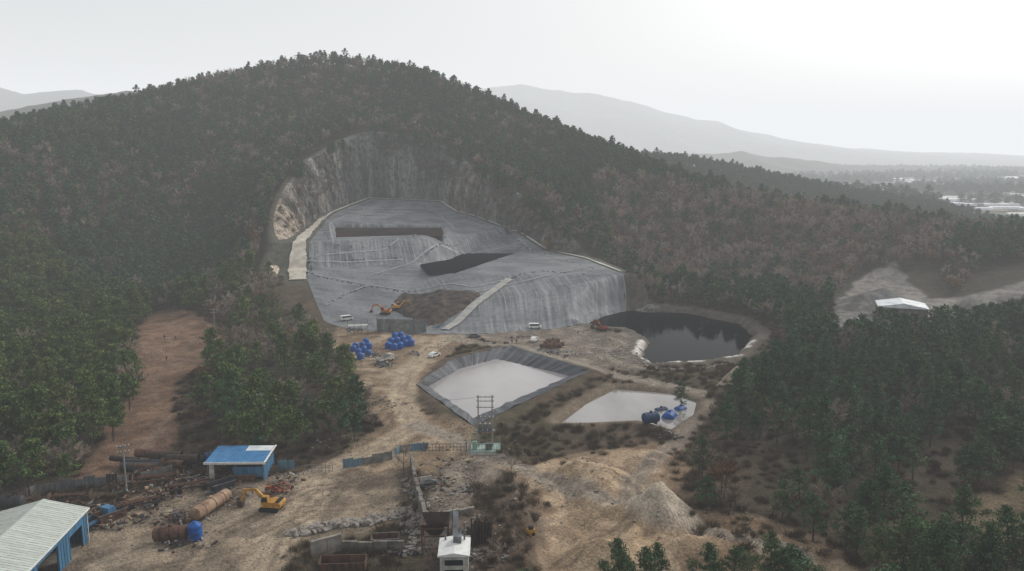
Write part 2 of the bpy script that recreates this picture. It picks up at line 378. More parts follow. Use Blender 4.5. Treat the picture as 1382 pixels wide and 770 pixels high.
slp=np.hypot(H(lx+e_,ly)-H(lx-e_,ly),H(lx,ly+e_)-H(lx,ly-e_))/(2*e_)
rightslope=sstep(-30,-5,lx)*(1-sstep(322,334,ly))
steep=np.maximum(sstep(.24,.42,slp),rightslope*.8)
lz=H(lx,ly)+.12
wr=(fbm(u*150,v*10,60,3)-.5)
lz=lz+wr*(.08+.65*steep)
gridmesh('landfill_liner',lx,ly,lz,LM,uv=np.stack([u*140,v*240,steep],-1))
def ribbon(name,pts,w,mat,dz=.25,n=120,rag=.0,taper=0):
    t=np.linspace(0,1,n); x,y=along(pts,t)
    k=np.ones(5)/5
    xs=np.convolve(np.pad(x,2,'edge'),k,'valid'); ys=np.convolve(np.pad(y,2,'edge'),k,'valid')
    dx,dy=np.gradient(xs),np.gradient(ys); l=np.hypot(dx,dy)+1e-9; nx,ny=-dy/l,dx/l
    q=np.linspace(-1,1,5)[None]*w/2*(1+rag*(fbm(t*30,t*0,9)[:,None]-.5))*(1-taper*t[:,None])
    XX=xs[:,None]+nx[:,None]*q; YY=ys[:,None]+ny[:,None]*q
    ZZ=H(XX,YY)+dz
    return gridmesh(name,XX,YY,ZZ,mat)
ribbon('concrete_perimeter_path',[(-91,331),(-95,345),(-99,368),(-105,408),(-109,440),(-108,458)],7,pm('pale_path',C(196,188,174),C(162,153,140),.3,.9),.5,rag=.8,taper=.6)
ribbon('liner_anchor_strip',[(-108,450),(-107,468),(-93,514),(-46,515),(-33,478),(3,424),(35,374),(47,335)],1.3,M_['offwhite'],.5,300,rag=1.4)
ribbon('concrete_ramp',[G(600,446)[:2],G(640,412)[:2],G(688,377)[:2]],3.2,pm('ramp_concrete',C(170,168,162),C(145,143,137),.4,.9),.55)
seam=pm('seam_weld',C(158,161,163),C(126,128,131),.5,.6)
for q in ([(440,412),(470,395),(498,385)],[(400,358),(430,372),(495,384),(560,392)],[(450,332),(444,302),(470,290),(594,290),(614,310)],[(500,372),(560,352),(620,342)],[(620,336),(700,322),(760,352)],[(640,395),(740,372),(800,360)],[(425,345),(520,337),(610,318)],[(470,282),(600,282)],[(700,350),(760,350)],[(408,352),(470,354),(545,350)],[(560,392),(640,388),(690,376)]):
    ribbon('liner_seam_strip',[G(*p)[:2] for p in q],.75,seam,.3,100)
bb=B()
for q in ([(402,362),(440,376),(492,386),(560,394)],[(440,411),(470,396),(497,386)],[(414,340),(420,366)],[(432,300),(446,330),(520,336),(600,320)],[(470,282),(590,284)],[(620,330),(575,345)],[(610,290),(700,325),(800,362)],[(690,376),(730,366),(800,372)],[(455,352),(540,348)]):
    pts=[G(*p) for p in q]; t=np.linspace(0,1,26); x,y=along([p[:2] for p in pts],t); z=H(x,y)
    for i in range(len(t)):
        if random.random()<.7:
            s_=random.uniform(.5,.85); bb.lathe([(0,.5*s_),(.45*s_,.42*s_),(.6*s_,.15*s_),(.55*s_,0)],'tarp',7,c=(x[i]+random.uniform(-.6,.6),y[i]+random.uniform(-.6,.6),z[i]+.15))
bb.build('ballast_tyre_rows')
def water(name,poly,z,c1,c2,rough,sc,bs=.15,scale=1.08,spec=.5):
    p=np.array(poly); ce=p.mean(0); p=(p-ce)*scale+ce
    m,nt,b=newmat(name+'_surface'); nn=noise(nt,sc,5,'World',stretch=(1,.5,1))
    nt.links.new(mixc(nt,ramp(nt,nn,.35,.65),c1,c2),b.inputs['Base Color']); b.inputs['Roughness'].default_value=rough
    b.inputs['Specular IOR Level'].default_value=spec
    bump(nt,b,noise(nt,1.5,3,'World'),bs,.04)
    me=bpy.data.meshes.new(name); me.from_pydata([(a,c,z) for a,c in p],[],[tuple(range(len(p)))]); me.materials.append(m); me.update()
    return link(bpy.data.objects.new(name,me))
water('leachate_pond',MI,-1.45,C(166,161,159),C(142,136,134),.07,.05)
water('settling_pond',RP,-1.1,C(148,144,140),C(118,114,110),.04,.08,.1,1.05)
water('black_leachate_lake',BP,-2.0,C(10,10,12),C(16,16,18),.06,.1,.1,1.05,.008)
water('lined_waste_pit_water',P1,21.6,C(62,50,46),C(42,36,35),.5,.08,.1,.98,.0)
water('lined_basin_water',P2,11.5,C(20,20,23),C(28,28,31),.5,.05,.1,1.0,.0)
PL=liner_material('pond_geomembrane',C(78,81,86),C(60,63,68),C(146,149,152))
def ring(name,outer,inner,zo,zi,mat,m=30,rows=8):
    def rs(p):
        r=[]
        for i in range(len(p)):
            a,b=np.array(p[i]),np.array(p[(i+1)%len(p)])
            for j in range(m): r.append(a+(b-a)*j/m)
        r.append(np.array(p[0])); return np.array(r)
    o=rs(outer); i=rs(inner); ce=o.mean(0); wob=1.012+(fbm(np.arange(len(o))*.15,np.zeros(len(o)),5)-.5)[:,None]*.05; wob[-1]=wob[0]; o=(o-ce)*wob+ce
    t=np.linspace(0,1,rows)[:,None,None]; i=(i-ce)*.97+ce
    g=o[None]*(1-t)+i[None]*t; z=zo+(zi-zo)*np.broadcast_to(t[...,0],g.shape[:2])+(vn(np.arange(g.shape[1])*.9,np.zeros(g.shape[1]),3)[None]-.5)*.4
    z=z.copy(); z[0]-=.1
    per=np.r_[0,np.cumsum(np.hypot(*np.diff(o,axis=0).T))]
    uv=np.stack([np.broadcast_to(per[None],z.shape),np.broadcast_to(t[...,0]*8,z.shape),z*0+.75],-1)
    gridmesh(name,g[...,0],g[...,1],z,mat,uv=uv)
ring('pond_bank_liner',MO,MI,1.2,-1.9,PL)
def mound(name,poly,hgt,c1,c2,amp=1.):
    p=np.array(poly); x0,y0=p.min(0)-3; x1,y1=p.max(0)+3
    xx,yy=np.meshgrid(np.arange(x0,x1,.8),np.arange(y0,y1,.8)); s=sdf(poly,xx,yy)+(fbm(xx*.2,yy*.2,77)-.5)*5
    z=H(xx,yy)-.5+(1-sstep(-5,2,s))*(.9+hgt*fbm(xx*.18,yy*.18,12))*amp
    gridmesh(name,xx,yy,z,pm(name+'_soil',c1,c2,.4,.95,bs=.5))
mound('waste_soil_heap',[G(*q)[:2] for q in [(528,408),(545,396),(590,393),(640,392),(652,400),(612,428),(580,442),(540,428)]],2.2,C(86,73,64),C(42,37,35))
mound('sand_heap',[G(*q)[:2] for q in [(965,520),(985,506),(1020,508),(1015,522)]],3,C(172,158,138),C(140,125,108))
# ------------------------------------------------------------------ quarry cliff
rim=[(-98,330),(-99,338),(-105,367),(-114,420),(-112,471),(-94,518),(-44,518),(-31,477),(5,423),(37,371),(49,326),(50,306)]
ns=700; x,y=along(rim,np.linspace(0,1,ns)); k=np.ones(21)/21
x=np.convolve(np.pad(x,10,'edge'),k,'valid'); y=np.convolve(np.pad(y,10,'edge'),k,'valid')
dx,dy=np.gradient(x),np.gradient(y); l=np.hypot(dx,dy); nx,ny=-dy/l,dx/l
rows=54; t=np.linspace(0,1,rows)
zb=H(x,y)-1.5; zt=H(x+nx*13,y+ny*13)
sarc=np.cumsum(l)
Sx,Tt=np.meshgrid(sarc,t); hh=np.maximum(zt-zb,0.2)[None]*np.ones_like(Sx)
zz=zb[None]+hh*np.minimum(Tt*1.02,1)
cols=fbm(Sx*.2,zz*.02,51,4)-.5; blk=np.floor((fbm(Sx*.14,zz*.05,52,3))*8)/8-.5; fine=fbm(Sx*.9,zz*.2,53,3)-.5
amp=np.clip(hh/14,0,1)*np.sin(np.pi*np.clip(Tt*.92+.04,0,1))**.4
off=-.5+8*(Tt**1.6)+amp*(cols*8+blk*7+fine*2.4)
off[-1]=13; zz[-1]=zt-.6; off[-2]=np.clip(off[-2],8.5,11); zz[-2]=zt+.3
cx=x[None]+nx[None]*off; cy=y[None]+ny[None]*off
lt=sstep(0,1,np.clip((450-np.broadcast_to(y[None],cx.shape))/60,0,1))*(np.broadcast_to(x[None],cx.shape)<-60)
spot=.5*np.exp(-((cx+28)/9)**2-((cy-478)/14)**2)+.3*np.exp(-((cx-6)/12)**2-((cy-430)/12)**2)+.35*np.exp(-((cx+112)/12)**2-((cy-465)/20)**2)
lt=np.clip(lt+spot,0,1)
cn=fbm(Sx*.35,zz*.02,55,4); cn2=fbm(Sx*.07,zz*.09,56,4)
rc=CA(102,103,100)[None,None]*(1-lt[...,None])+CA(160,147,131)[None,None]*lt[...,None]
rc=rc*np.clip(-.15+2.3*cn[...,None],.25,1.5)
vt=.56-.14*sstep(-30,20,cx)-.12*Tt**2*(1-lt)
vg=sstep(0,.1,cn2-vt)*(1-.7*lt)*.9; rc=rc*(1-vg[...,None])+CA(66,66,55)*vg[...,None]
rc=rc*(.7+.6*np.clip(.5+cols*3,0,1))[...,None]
m,nt,b=newmat('quarry_rock'); at=N(nt,'ShaderNodeAttribute',attribute_name='Col')
nv=noise(nt,.9,6,'World',stretch=(1,1,.15)); c=mixc(nt,1.0,at.outputs['Color'],ramp(nt,nv,.34,.66,(.42,.42,.43,1),(1.35,1.32,1.28,1)),'MULTIPLY')
nt.links.new(c,b.inputs['Base Color']); b.inputs['Roughness'].default_value=.95; bump(nt,b,nv,.8,.9)
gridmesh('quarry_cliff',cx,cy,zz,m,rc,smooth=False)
# ------------------------------------------------------------------ vegetation
def foliage_mat(name,ca,cb,cc):
    m,nt,b=newmat(name); oi=N(nt,'ShaderNodeObjectInfo'); at=N(nt,'ShaderNodeAttribute',attribute_name='Col')
    c=mixc(nt,oi.outputs['Random'],ca,cb)
    wn=noise(nt,.018,3,'World'); c=mixc(nt,ramp(nt,wn,.42,.62),c,cc)
    c=mixc(nt,1.0,c,at.outputs['Color'],'MULTIPLY'); nt.links.new(c,b.inputs['Base Color'])
    b.inputs['Roughness'].default_value=.85; b.inputs['Specular IOR Level'].default_value=.08
    return m
PINE=foliage_mat('pine_needles',C(60,82,58),C(90,106,72),C(72,94,68)); PINEO=foliage_mat('olive_pine_needles',C(68,88,52),C(100,112,64),C(80,98,58))
BARK=pm('bark',C(98,82,72),C(66,58,53),1.5,.9)
def twmat(name,ca,cb):
    m,nt,b=newmat(name); oi=N(nt,'ShaderNodeObjectInfo'); nt.links.new(mixc(nt,oi.outputs['Random'],ca,cb),b.inputs['Base Color'])
    b.inputs['Roughness'].default_value=.9; b.inputs['Specular IOR Level'].default_value=.1; return m
TWIG=twmat('bare_twigs',C(158,144,130),C(122,108,96)); TWIG2=twmat('dry_brown_leaves',C(140,108,78),C(112,90,66)); BUSH=twmat('dry_brush',C(112,97,80),C(82,73,60))
def mesh_obj(name,v,f,mi,mats,col=None):
    me=bpy.data.meshes.new(name); me.from_pydata(v,[],f)
    for q in mats: me.materials.append(q)
    me.polygons.foreach_set('material_index',mi)
    if col is not None:
        a=me.color_attributes.new('Col','FLOAT_COLOR','POINT'); a.data.foreach_set('color',np.c_[np.repeat(np.array(col)[:,None],3,1),np.ones(len(col))].astype(np.float32).ravel())
    me.update(); return bpy.data.objects.new(name,me)
def cards(cen,size,rg,flat=.5,asp=.4):
    n=len(cen); a=rg.normal(size=(n,3)); a/=np.linalg.norm(a,axis=1)[:,None]
    b=rg.normal(size=(n,3)); b[:,2]*=flat; b-=a*(a*b).sum(1)[:,None]; b/=np.linalg.norm(b,axis=1)[:,None]
    s=size*rg.uniform(.5,1.4,(n,1)); a=a*s; b=b*s*asp
    return np.stack([cen-a,cen-b*.9,cen+a,cen+b],1).reshape(-1,3)
def pine(seed,h=11,R=2.9,ncl=34,ncard=26,size=.42,low=.35,cs=1.0,mat=None,asp=.45,sparse=.25):
    rg=np.random.default_rng(seed); random.seed(seed); bb=B(); bark=BARK
    bx,by=rg.uniform(-.9,.9,2); tr=[Vector((bx*(k/5)**2*1.2+rg.uniform(-.15,.15),by*(k/5)**2*1.2,h*.93*k/5)) for k in range(6)]
    for k in range(5): bb.cyl(tr[k],tr[k+1],.19*(1-k/6),.19*(1-(k+1)/6),bark,6,False)
    cl=[]; lop=rg.uniform(0,6.28)
    for i in range(ncl):
        q=(i+.5)/ncl; zf=low+(1-low)*q**.85; prof=(math.sin(math.pi*min(1,(zf-low)/(1-low)*.74+.24)))**.8
        an=i*2.4+rg.uniform(-.6,.6); r=R*prof*rg.uniform(.2,1.1)*(1+.25*math.cos(an-lop))
        base=tr[0].lerp(tr[5],zf*.9); p=Vector((base.x+r*math.cos(an),base.y+r*math.sin(an),h*zf+rg.uniform(-.5,.5)))
        if rg.random()<sparse*.5: continue
        cl.append((p,rg.uniform(.45,1.15)*(.75+.35*(R/2.9))*cs,(zf-low)/(1-low),r/R))
        if r>.8 and i%2==0: bb.cyl((base.x,base.y,h*zf-.7),p,.07,.03,bark,4,False)
    v=list(bb.v); f=list(bb.f); nb=len(f); col=[1.0]*len(v)
    for p,rr,hf,rf in cl:
        k=int(ncard*rr*rr)+8; d=rg.normal(size=(k,3)); d/=np.linalg.norm(d,axis=1)[:,None]; d*=rg.uniform(.1,1.15,(k,1))**.6
        cen=np.array(p)+d*np.array([rr,rr,rr*.55]); q=cards(cen,size,rg,asp=asp)
        o=len(v); v+=q.tolist(); f+=[(o+4*j,o+4*j+1,o+4*j+2,o+4*j+3) for j in range(k)]
        rad_tint=.85+.3*rf  # clumps darker near the trunk, paler toward the crown edge
        col+= [float(x) for x in np.repeat(rad_tint*rg.uniform(.72,1.38)*rg.uniform(.8,1.2,k),4)]
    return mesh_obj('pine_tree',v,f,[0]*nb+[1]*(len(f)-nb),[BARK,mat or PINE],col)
def bare(seed,h=9,tw=1.0,leaf=False,nl=10):
    rg=random.Random(seed); bb=B(); v2=[];f2=[]
    def twig(p,d,L,w):
        s=d.orthogonal().normalized()*w; o=len(v2)
        v2.extend([tuple(p-s),tuple(p+s),tuple(p+d*L)]); f2.append((o,o+1,o+2))
    top=Vector((rg.uniform(-.4,.4),rg.uniform(-.4,.4),h*.75)); bb.cyl((0,0,0),top*.5,.16,.11,BARK,6,False); bb.cyl(top*.5,top,.11,.04,BARK,5,False)
    for i in range(nl):
        z=rg.uniform(.28,.98); an=i*2.4+rg.random(); el=rg.uniform(.5,1.1); L=h*.42*(1.15-z*.55)
        p=top*z; d=Vector((math.cos(an)*math.cos(el),math.sin(an)*math.cos(el),math.sin(el)))
        e=p+d*L; bb.cyl(p,e,.06,.02,BARK,4,False)
        for j in range(7):
            q=p.lerp(e,rg.uniform(.3,1)); dd=(d+Vector((rg.gauss(0,.5),rg.gauss(0,.5),rg.gauss(.2,.4)))).normalized(); l2=L*rg.uniform(.3,.5)
            twig(q,dd,l2,.04)
            for k in range(10):
                q2=q+dd*l2*rg.uniform(.2,1); d3=(dd+Vector((rg.gauss(0,.6),rg.gauss(0,.6),rg.gauss(.1,.5)))).normalized()
                twig(q2,d3,rg.uniform(.5,1.1),.042*tw)
    o=len(bb.v); v=bb.v+v2; f=bb.f+[tuple(o+i for i in q) for q in f2]
    return mesh_obj('bare_tree',v,f,[0]*len(bb.f)+[1]*len(f2),[BARK,TWIG2 if leaf else TWIG])
def bush(seed,h=1.3,m=BUSH):
    rg=random.Random(seed); v=[];f=[]
    for i in range(110):
        an=rg.random()*6.28; r=rg.uniform(0,.9); p=Vector((r*math.cos(an),r*math.sin(an),rg.uniform(0,.3))); d=Vector((math.cos(an)*.5*r+rg.gauss(0,.35),math.sin(an)*.5*r+rg.gauss(0,.35),rg.uniform(.4,1))).normalized()
        s=d.orthogonal().normalized()*.05; L=h*rg.uniform(.5,1.1); o=len(v); v+=[tuple(p-s),tuple(p+s),tuple(p+d*L)]; f.append((o,o+1,o+2))
    return mesh_obj('dry_bush',v,f,[0]*len(f),[m])
def coll(name,objs):
    c=bpy.data.collections.new(name)
    for o in objs: c.objects.link(o)
    return c
def scatter(name,c,pts,scl,rot):
    n=len(pts); me=bpy.data.meshes.new(name); me.from_pydata(np.asarray(pts).tolist(),[],[])
    a=me.attributes.new('scl','FLOAT_VECTOR','POINT'); a.data.foreach_set('vector',np.asarray(scl,np.float32).ravel())
    a=me.attributes.new('rot','FLOAT_VECTOR','POINT'); rr=np.zeros((n,3),np.float32); rr[:,2]=rot; rr[:,0]=rng.normal(0,.05,n); a.data.foreach_set('vector',rr.ravel())
    a=me.attributes.new('idx','INT','POINT'); a.data.foreach_set('value',rng.integers(0,len(c.objects),n).astype(np.int32))
    o=link(bpy.data.objects.new(name,me)); ng=bpy.data.node_groups.new(name,'GeometryNodeTree')
    ng.interface.new_socket('Geometry',in_out='INPUT',socket_type='NodeSocketGeometry'); ng.interface.new_socket('Geometry',in_out='OUTPUT',socket_type='NodeSocketGeometry')
    gi=ng.nodes.new('NodeGroupInput'); go=ng.nodes.new('NodeGroupOutput'); ip=ng.nodes.new('GeometryNodeInstanceOnPoints'); ci=ng.nodes.new('GeometryNodeCollectionInfo')
    ci.inputs['Collection'].default_value=c; ci.inputs['Separate Children'].default_value=True; ci.inputs['Reset Children'].default_value=True
    def na(nm,dt):
        q=ng.nodes.new('GeometryNodeInputNamedAttribute'); q.data_type=dt; q.inputs['Name'].default_value=nm
        return [s for s in q.outputs if s.enabled and s.name=='Attribute'][0]
    L=ng.links.new; L(gi.outputs[0],ip.inputs['Points']); L(ci.outputs[0],ip.inputs['Instance']); ip.inputs['Pick Instance'].default_value=True
    L(na('idx','INT'),ip.inputs['Instance Index']); L(na('rot','FLOAT_VECTOR'),ip.inputs['Rotation']); L(na('scl','FLOAT_VECTOR'),ip.inputs['Scale']); L(ip.outputs[0],go.inputs[0])
    mo=o.modifiers.new('scatter','NODES'); mo.node_group=ng; return o
shp=[(10.5,2.9),(11.5,3.2),(9,2.6),(12,2.8),(10,3.3)]
pines=[pine(i,a,b_,32,26,.42) for i,(a,b_) in enumerate(shp)]
opines=[pine(10+i,a,b_,48,30,.33,mat=PINEO) for i,(a,b_) in enumerate(shp[:4])]
npines=[pine(20+i,h,r,80,62,.24,.3,.8,asp=.35,sparse=.4) for i,(h,r) in enumerate([(11,2.8),(12.5,3.0),(9.5,2.6),(11.5,3.2),(12.5,2.6)])]
bares=[bare(i,h) for i,h in enumerate([8.5,9.5,7.5])]; browns=[bare(9,8,2.4,True)]
c_p=coll('pine_forest_trees',pines); c_o=coll('olive_pine_trees',opines); c_b=coll('bare_forest_trees',bares); c_br=coll('brown_forest_trees',browns)
def trees(x0,x1,y0,y1,sp):
    a,b=np.meshgrid(np.arange(x0,x1,sp),np.arange(y0,y1,sp)); a=a.ravel()+rng.uniform(-.45,.45,a.size)*sp; b=b.ravel()+rng.uniform(-.45,.45,b.size)*sp; return a,b
tx,ty=trees(-520,560,60,725,4.4)
keep=(np.abs(tx)<.70*ty+60)
tx,ty=tx[keep],ty[keep]
qs=sdf(QP,tx,ty)
keep=(sdf(OPEN,tx,ty)>1)&((qs>12)|((qs>4)&(ty<332)))&(sdf(NOT,tx,ty)>0)&(sdf(BP,tx,ty)>4)
keep&=~((sdf(D_GR,tx,ty)<0)&(rng.random(tx.size)>.08))
keep&=~((ty<225)&(tx<-40)&(tx>-135)&(rng.random(tx.size)>.88))
isl=(sdf(wp([(255,480),(300,440),(450,440),(500,540),(490,600),(280,600)]),tx,ty)<0); keep&=~(isl&(rng.random(tx.size)>.5))
gap=fbm(tx*.035,ty*.035,210,3)
keep&=~((tx>40)&(ty<200)&((rng.random(tx.size)>.66)|(gap>.6)))
keep&=~((tx>40)&(ty>=200)&(ty<300)&((rng.random(tx.size)>.86)|(gap>.7)))
keep&=rng.random(tx.size)<.96
tx,ty=tx[keep],ty[keep]; tz=H(tx,ty)-.2
nb=fbm(tx*.012,ty*.012,90,4); pb=np.where(nb>.57,.48,.1)
pb=np.where((tx>50)&(ty>320)&(ty<515)&(tx<230)&(nb>.36),.9,pb); pb=np.where((tx>=230)&(ty>330)&(nb>.5),.6,pb); pb=np.where(sdf(QP,tx,ty)<30,.55,pb); pb=np.where((tx>-115)&(tx<-50)&(ty>225)&(ty<320),.68,pb)
pb=np.where((tx<-110)&(ty>590),.6,pb); pb=np.where((tx>50)&(ty<280),.1,pb)
r=rng.random(tx.size); isb=r<pb; isbr=isb&(rng.random(tx.size)<.24); isb&=~isbr; isp=~(isb|isbr)
nearm=isp&(ty<225)&(tx>0)&(np.abs(tx)<.7*ty+25)
olive=isp&(tx<-40)&(ty<330+30*np.sin(tx*.05)); farp=isp&~nearm&~olive
def sc(n,a,b): s=rng.uniform(a,b,(n,1)); return np.c_[s,s,s*rng.uniform(.85,1.15,(n,1))]
for nm,c,mk,a,b in (('pine_forest',c_p,farp,.62,1.1),('olive_pine_forest',c_o,olive,.7,1.15),('bare_woodland',c_b,isb,.75,1.2),('brown_oak_woodland',c_br,isbr,.6,1.0)):
    k=mk.sum(); scatter(nm,c,np.c_[tx,ty,tz][mk],sc(k,a,b),rng.uniform(0,6.28,k))
print('TREES',farp.sum(),olive.sum(),isb.sum(),isbr.sum(),'near',nearm.sum())
fx,fy=trees(60,460,725,850,5.5); scatter('ridge_pine_forest',c_p,np.c_[fx,fy,H(fx,fy)-.2],sc(len(fx),.7,1.1),rng.uniform(0,6.28,len(fx)))
# trees rooted on the cliff brink and ledges
def ledge(name,c,nn,tmin,tmax,a,b,rightbias):
    ii=rng.integers(40,ns-5,nn); jj=(rng.uniform(tmin,tmax,nn)*(rows-1)).astype(int); p=np.c_[cx[jj,ii],cy[jj,ii],zz[jj,ii]-.4]
    ok=(hh[0,ii]>7)&(rng.random(nn)<np.where(cx[jj,ii]>-25,1,rightbias))&(rng.random(nn)>.75*lt[jj,ii])&(fbm(sarc[ii]*.06,zz[jj,ii]*.05,301)>.42)
    p=p[ok]; scatter(name,c,p,sc(len(p),a,b),rng.uniform(0,6.28,len(p)))
ledge('cliff_brink_pines',c_p,420,.86,.99,.35,.75,.8); ledge('cliff_ledge_bare_trees',c_b,520,.45,.99,.35,.7,.5); ledge('cliff_ledge_brown_trees',c_br,160,.3,.95,.3,.55,.4)
def put_tree(o,x,y,s=1,z=None):
    q=bpy.data.objects.new(o.name.split('.')[0],o.data); q.location=(x,y,(h1(x,y) if z is None else z)-.15); q.rotation_euler=(random.uniform(-.06,.06),random.uniform(-.06,.06),random.uniform(0,6.28)); q.scale=(s,s,s*random.uniform(.85,1.15)); link(q)
for x_,y_,z_ in np.c_[tx,ty,tz][nearm]: put_tree(random.choice(npines),x_,y_,random.uniform(.6,1.1),z_)
for px,y_,s in [(838,99,.95),(850,96,1.0),(872,97,.85),(893,100,.8),(962,98,.95),(985,99,.8),(1035,99,.9),(1062,97,1.05),(1078,99,.9),(1100,97,.8),(1185,103,.8),(1215,104,1.1),(1240,108,1.0),(1275,103,1.0),(1300,112,1.0),(1330,104,.95),(1365,106,1.05),(1390,108,1)]:
    x_=(px-691)/F*(y_*CT+55*ST); put_tree(random.choice(npines),x_,y_,s)
for px,py,s in [(310,585,1.15),(298,575,.9),(330,590,.9),(425,590,.7),(445,588,.75),(455,585,.65),(465,575,.6),(435,580,.6),(920,560,.7),(415,575,.6)]:
    g=G(px,py); put_tree(random.choice(npines),g[0],g[1],s)
for px,py in [(380,560),(350,600),(545,640),(500,575),(480,560),(690,640),(1010,520),(980,545),(960,560),(670,760),(700,740),(680,700)]:
    g=G(px,py); put_tree(random.choice(bares),g[0],g[1],random.uniform(.4,.7))
# brush
bx,by=trees(-150,230,85,335,1.9)
ix=np.clip(np.searchsorted(gx,bx),0,len(gx)-1); iy=np.clip(np.searchsorted(gy,by),0,len(gy)-1)
ob=oo[iy,ix]
k=(dirt[iy,ix]<.35)&(sdf(LP,bx,by)>2)&(rng.random(bx.size)<np.where(ob>5,.28,.65))&(sdf(QP,bx,by)>0)|((dirt[iy,ix]<.95)&(rng.random(bx.size)<.05)&(sdf(QP,bx,by)>0)&(sdf(MO,bx,by)>2)&(sdf(RP,bx,by)>1)&(sdf(BP,bx,by)>1))
k|=(sdf(SAND,bx,by)<0)&(fbm(bx*.06,by*.09,66)>.56)&(rng.random(bx.size)<.35)
bx,by=bx[k],by[k]; c_bu=coll('dry_brush_plants',[bush(1),bush(2,1.7),bush(3,1.0)]); n_=len(bx)
scatter('dry_brush',c_bu,np.c_[bx,by,H(bx,by)-.1],sc(n_,.5,1.3),rng.uniform(0,6.28,n_))
ii=rng.integers(0,ns,500); jj=rng.integers(2,rows-3,500); cpz=np.c_[cx[jj,ii],cy[jj,ii],zz[jj,ii]]; ok=(hh[0,ii]>8)&(rng.random(500)<1-.8*lt[jj,ii])
cpz=cpz[ok]; scatter('cliff_scrub',coll('cliff_scrub_plants',[bush(7,2.2,TWIG),bush(8,1.6,TWIG2)]),cpz,sc(len(cpz),.7,1.5),rng.uniform(0,6.28,len(cpz)))
fx,fy=trees(150,2600,860,3600,17); k=(np.abs(fx)<.8*fy)&(fbm(fx*.0035,fy*.006,120,4)>.53); fx,fy=fx[k],fy[k]; n_=len(fx)
scatter('distant_tree_belts',c_p,np.c_[fx,fy,H(fx,fy)],sc(n_,1.2,2.0)*[1.4,1.4,1],rng.uniform(0,6.28,n_))
# rubble
import bmesh
def rock(seed):
    bm=bmesh.new(); bmesh.ops.create_icosphere(bm,subdivisions=2,radius=1); rg=random.Random(seed); ax=[Vector((rg.gauss(0,1),rg.gauss(0,1),rg.gauss(0,1))).normalized() for _ in range(12)]
    for v in bm.verts:
        for a in ax:
            d=v.co.dot(a)
            if d>.5: v.co-=a*(d-.5)
        v.co.z*=.75
    me=bpy.data.meshes.new('rubble_rock'); bm.to_mesh(me); bm.free(); me.materials.append(M_['rock']); return bpy.data.objects.new('rubble_rock',me)
rocks=[rock(i) for i in range(6)]; c_r=coll('rubble_rocks',rocks)
rp=[];rs=[]
def rub(px,py,r,n,a,b,ry=None):
    g=G(px,py)
    for _ in range(n):
        x_=g[0]+random.gauss(0,r/2); y_=g[1]+random.gauss(0,(ry or r)/2); rp.append((x_,y_)); s=random.uniform(a,b)*random.uniform(.5,1); rs.append((s*random.uniform(.8,1.4),s,s*.8))
for q in [(510,548,6,60,.2,.6),(470,600,6,40,.2,.5),(445,600,5,30,.3,.6),(620,460,8,60,.15,.5),(835,470,10,120,.2,.8),(800,450,10,80,.2,.6),(690,612,8,50,.2,.5),(590,640,10,110,.15,.5),(610,690,8,110,.15,.5),(560,690,5,80,.2,.8),(600,470,7,50,.2,.5),
 (240,700,10,90,.15,.5),(330,640,12,80,.15,.4),(760,660,20,130,.15,.6),(950,700,16,80,.15,.5),(870,490,10,60,.2,.7),(640,580,10,60,.15,.5),(850,500,12,80,.2,.5),(720,440,18,100,.15,.4),(200,480,7,60,.15,.4),(1160,440,12,60,.3,.9),(480,485,10,60,.2,.5),(470,680,25,160,.08,.3),(300,730,20,120,.08,.3)]: rub(*q)
def rockline(pts,n,a,b,w):
    t=np.sort(rng.random(n)); x_,y_=along([G(*p)[:2] for p in pts],t)
    for i in range(n): rp.append((x_[i]+random.gauss(0,w),y_[i]+random.gauss(0,w))); s=random.uniform(a,b); rs.append((s*random.uniform(.8,1.6),s,s*random.uniform(.7,1.2)))
rockline([(395,722),(430,712),(475,706),(520,700),(552,690)],260,.4,1.15,.55)
rockline([(552,690),(558,720),(560,750)],100,.3,.9,.8); rockline([(548,648),(562,670),(575,700)],70,.3,.7,.5)
rockline([(862,490),(900,499),(950,498),(990,489)],120,.3,.8,.8)
rp=np.array(rp); scatter('rubble_stones',c_r,np.c_[rp[:,0],rp[:,1],H(rp[:,0],rp[:,1])+.1],rs,rng.uniform(0,6.28,len(rp)))
# ------------------------------------------------------------------ distant hills
def ridge(name,pts,y,c1,c2,depth,base=-20,seed=0):
    px=np.linspace(pts[0][0],pts[-1][0],260); py=np.interp(px,[p[0] for p in pts],[p[1] for p in pts])
    py=py+(fbm(px*.03,px*0,seed,4)-.5)*7
    top=np.array([P(a,b_,y) for a,b_ in zip(px,py)])
    r=np.linspace(-1,1,61)[:,None]; prof=(1-np.abs(r))**.85
    XX=top[None,:,0]*(1+0*r); YY=y+r*depth+0*XX; hh_=(top[None,:,2]-base)*prof
    nz=np.abs(fbm(XX/depth*3,YY/depth*3,seed+5,5)-.5)*2
    ZZ=base+hh_*(1-.35*nz*(1-prof)*2)
    m,nt,b=newmat(name+'_forest'); nn=noise(nt,6/depth*10,6,'World'); nt.links.new(mixc(nt,ramp(nt,nn,.4,.6),c1,c2),b.inputs['Base Color']); b.inputs['Roughness'].default_value=1
    gridmesh(name,XX,YY,ZZ,m)
fg1,fg2=C(60,74,62),C(84,82,70)
ridge('distant_mountains',[(480,260),(560,150),(600,132),(640,121),(700,114),(760,121),(830,133),(900,151),(1000,173),(1060,188),(1150,200),(1250,204),(1382,211),(1600,214)],6500,fg1,fg2,1900,seed=3)
ridge('background_hill',[(820,260),(880,207),(940,206),(1000,205),(1060,213),(1150,222),(1250,226),(1382,236),(1600,240)],2700,fg1,fg2,500,seed=4)
ridge('western_mountains',[(-300,150),(-100,110),(0,119),(30,128),(70,124),(110,123),(145,129),(200,150),(300,230)],3800,fg1,fg2,900,seed=5)
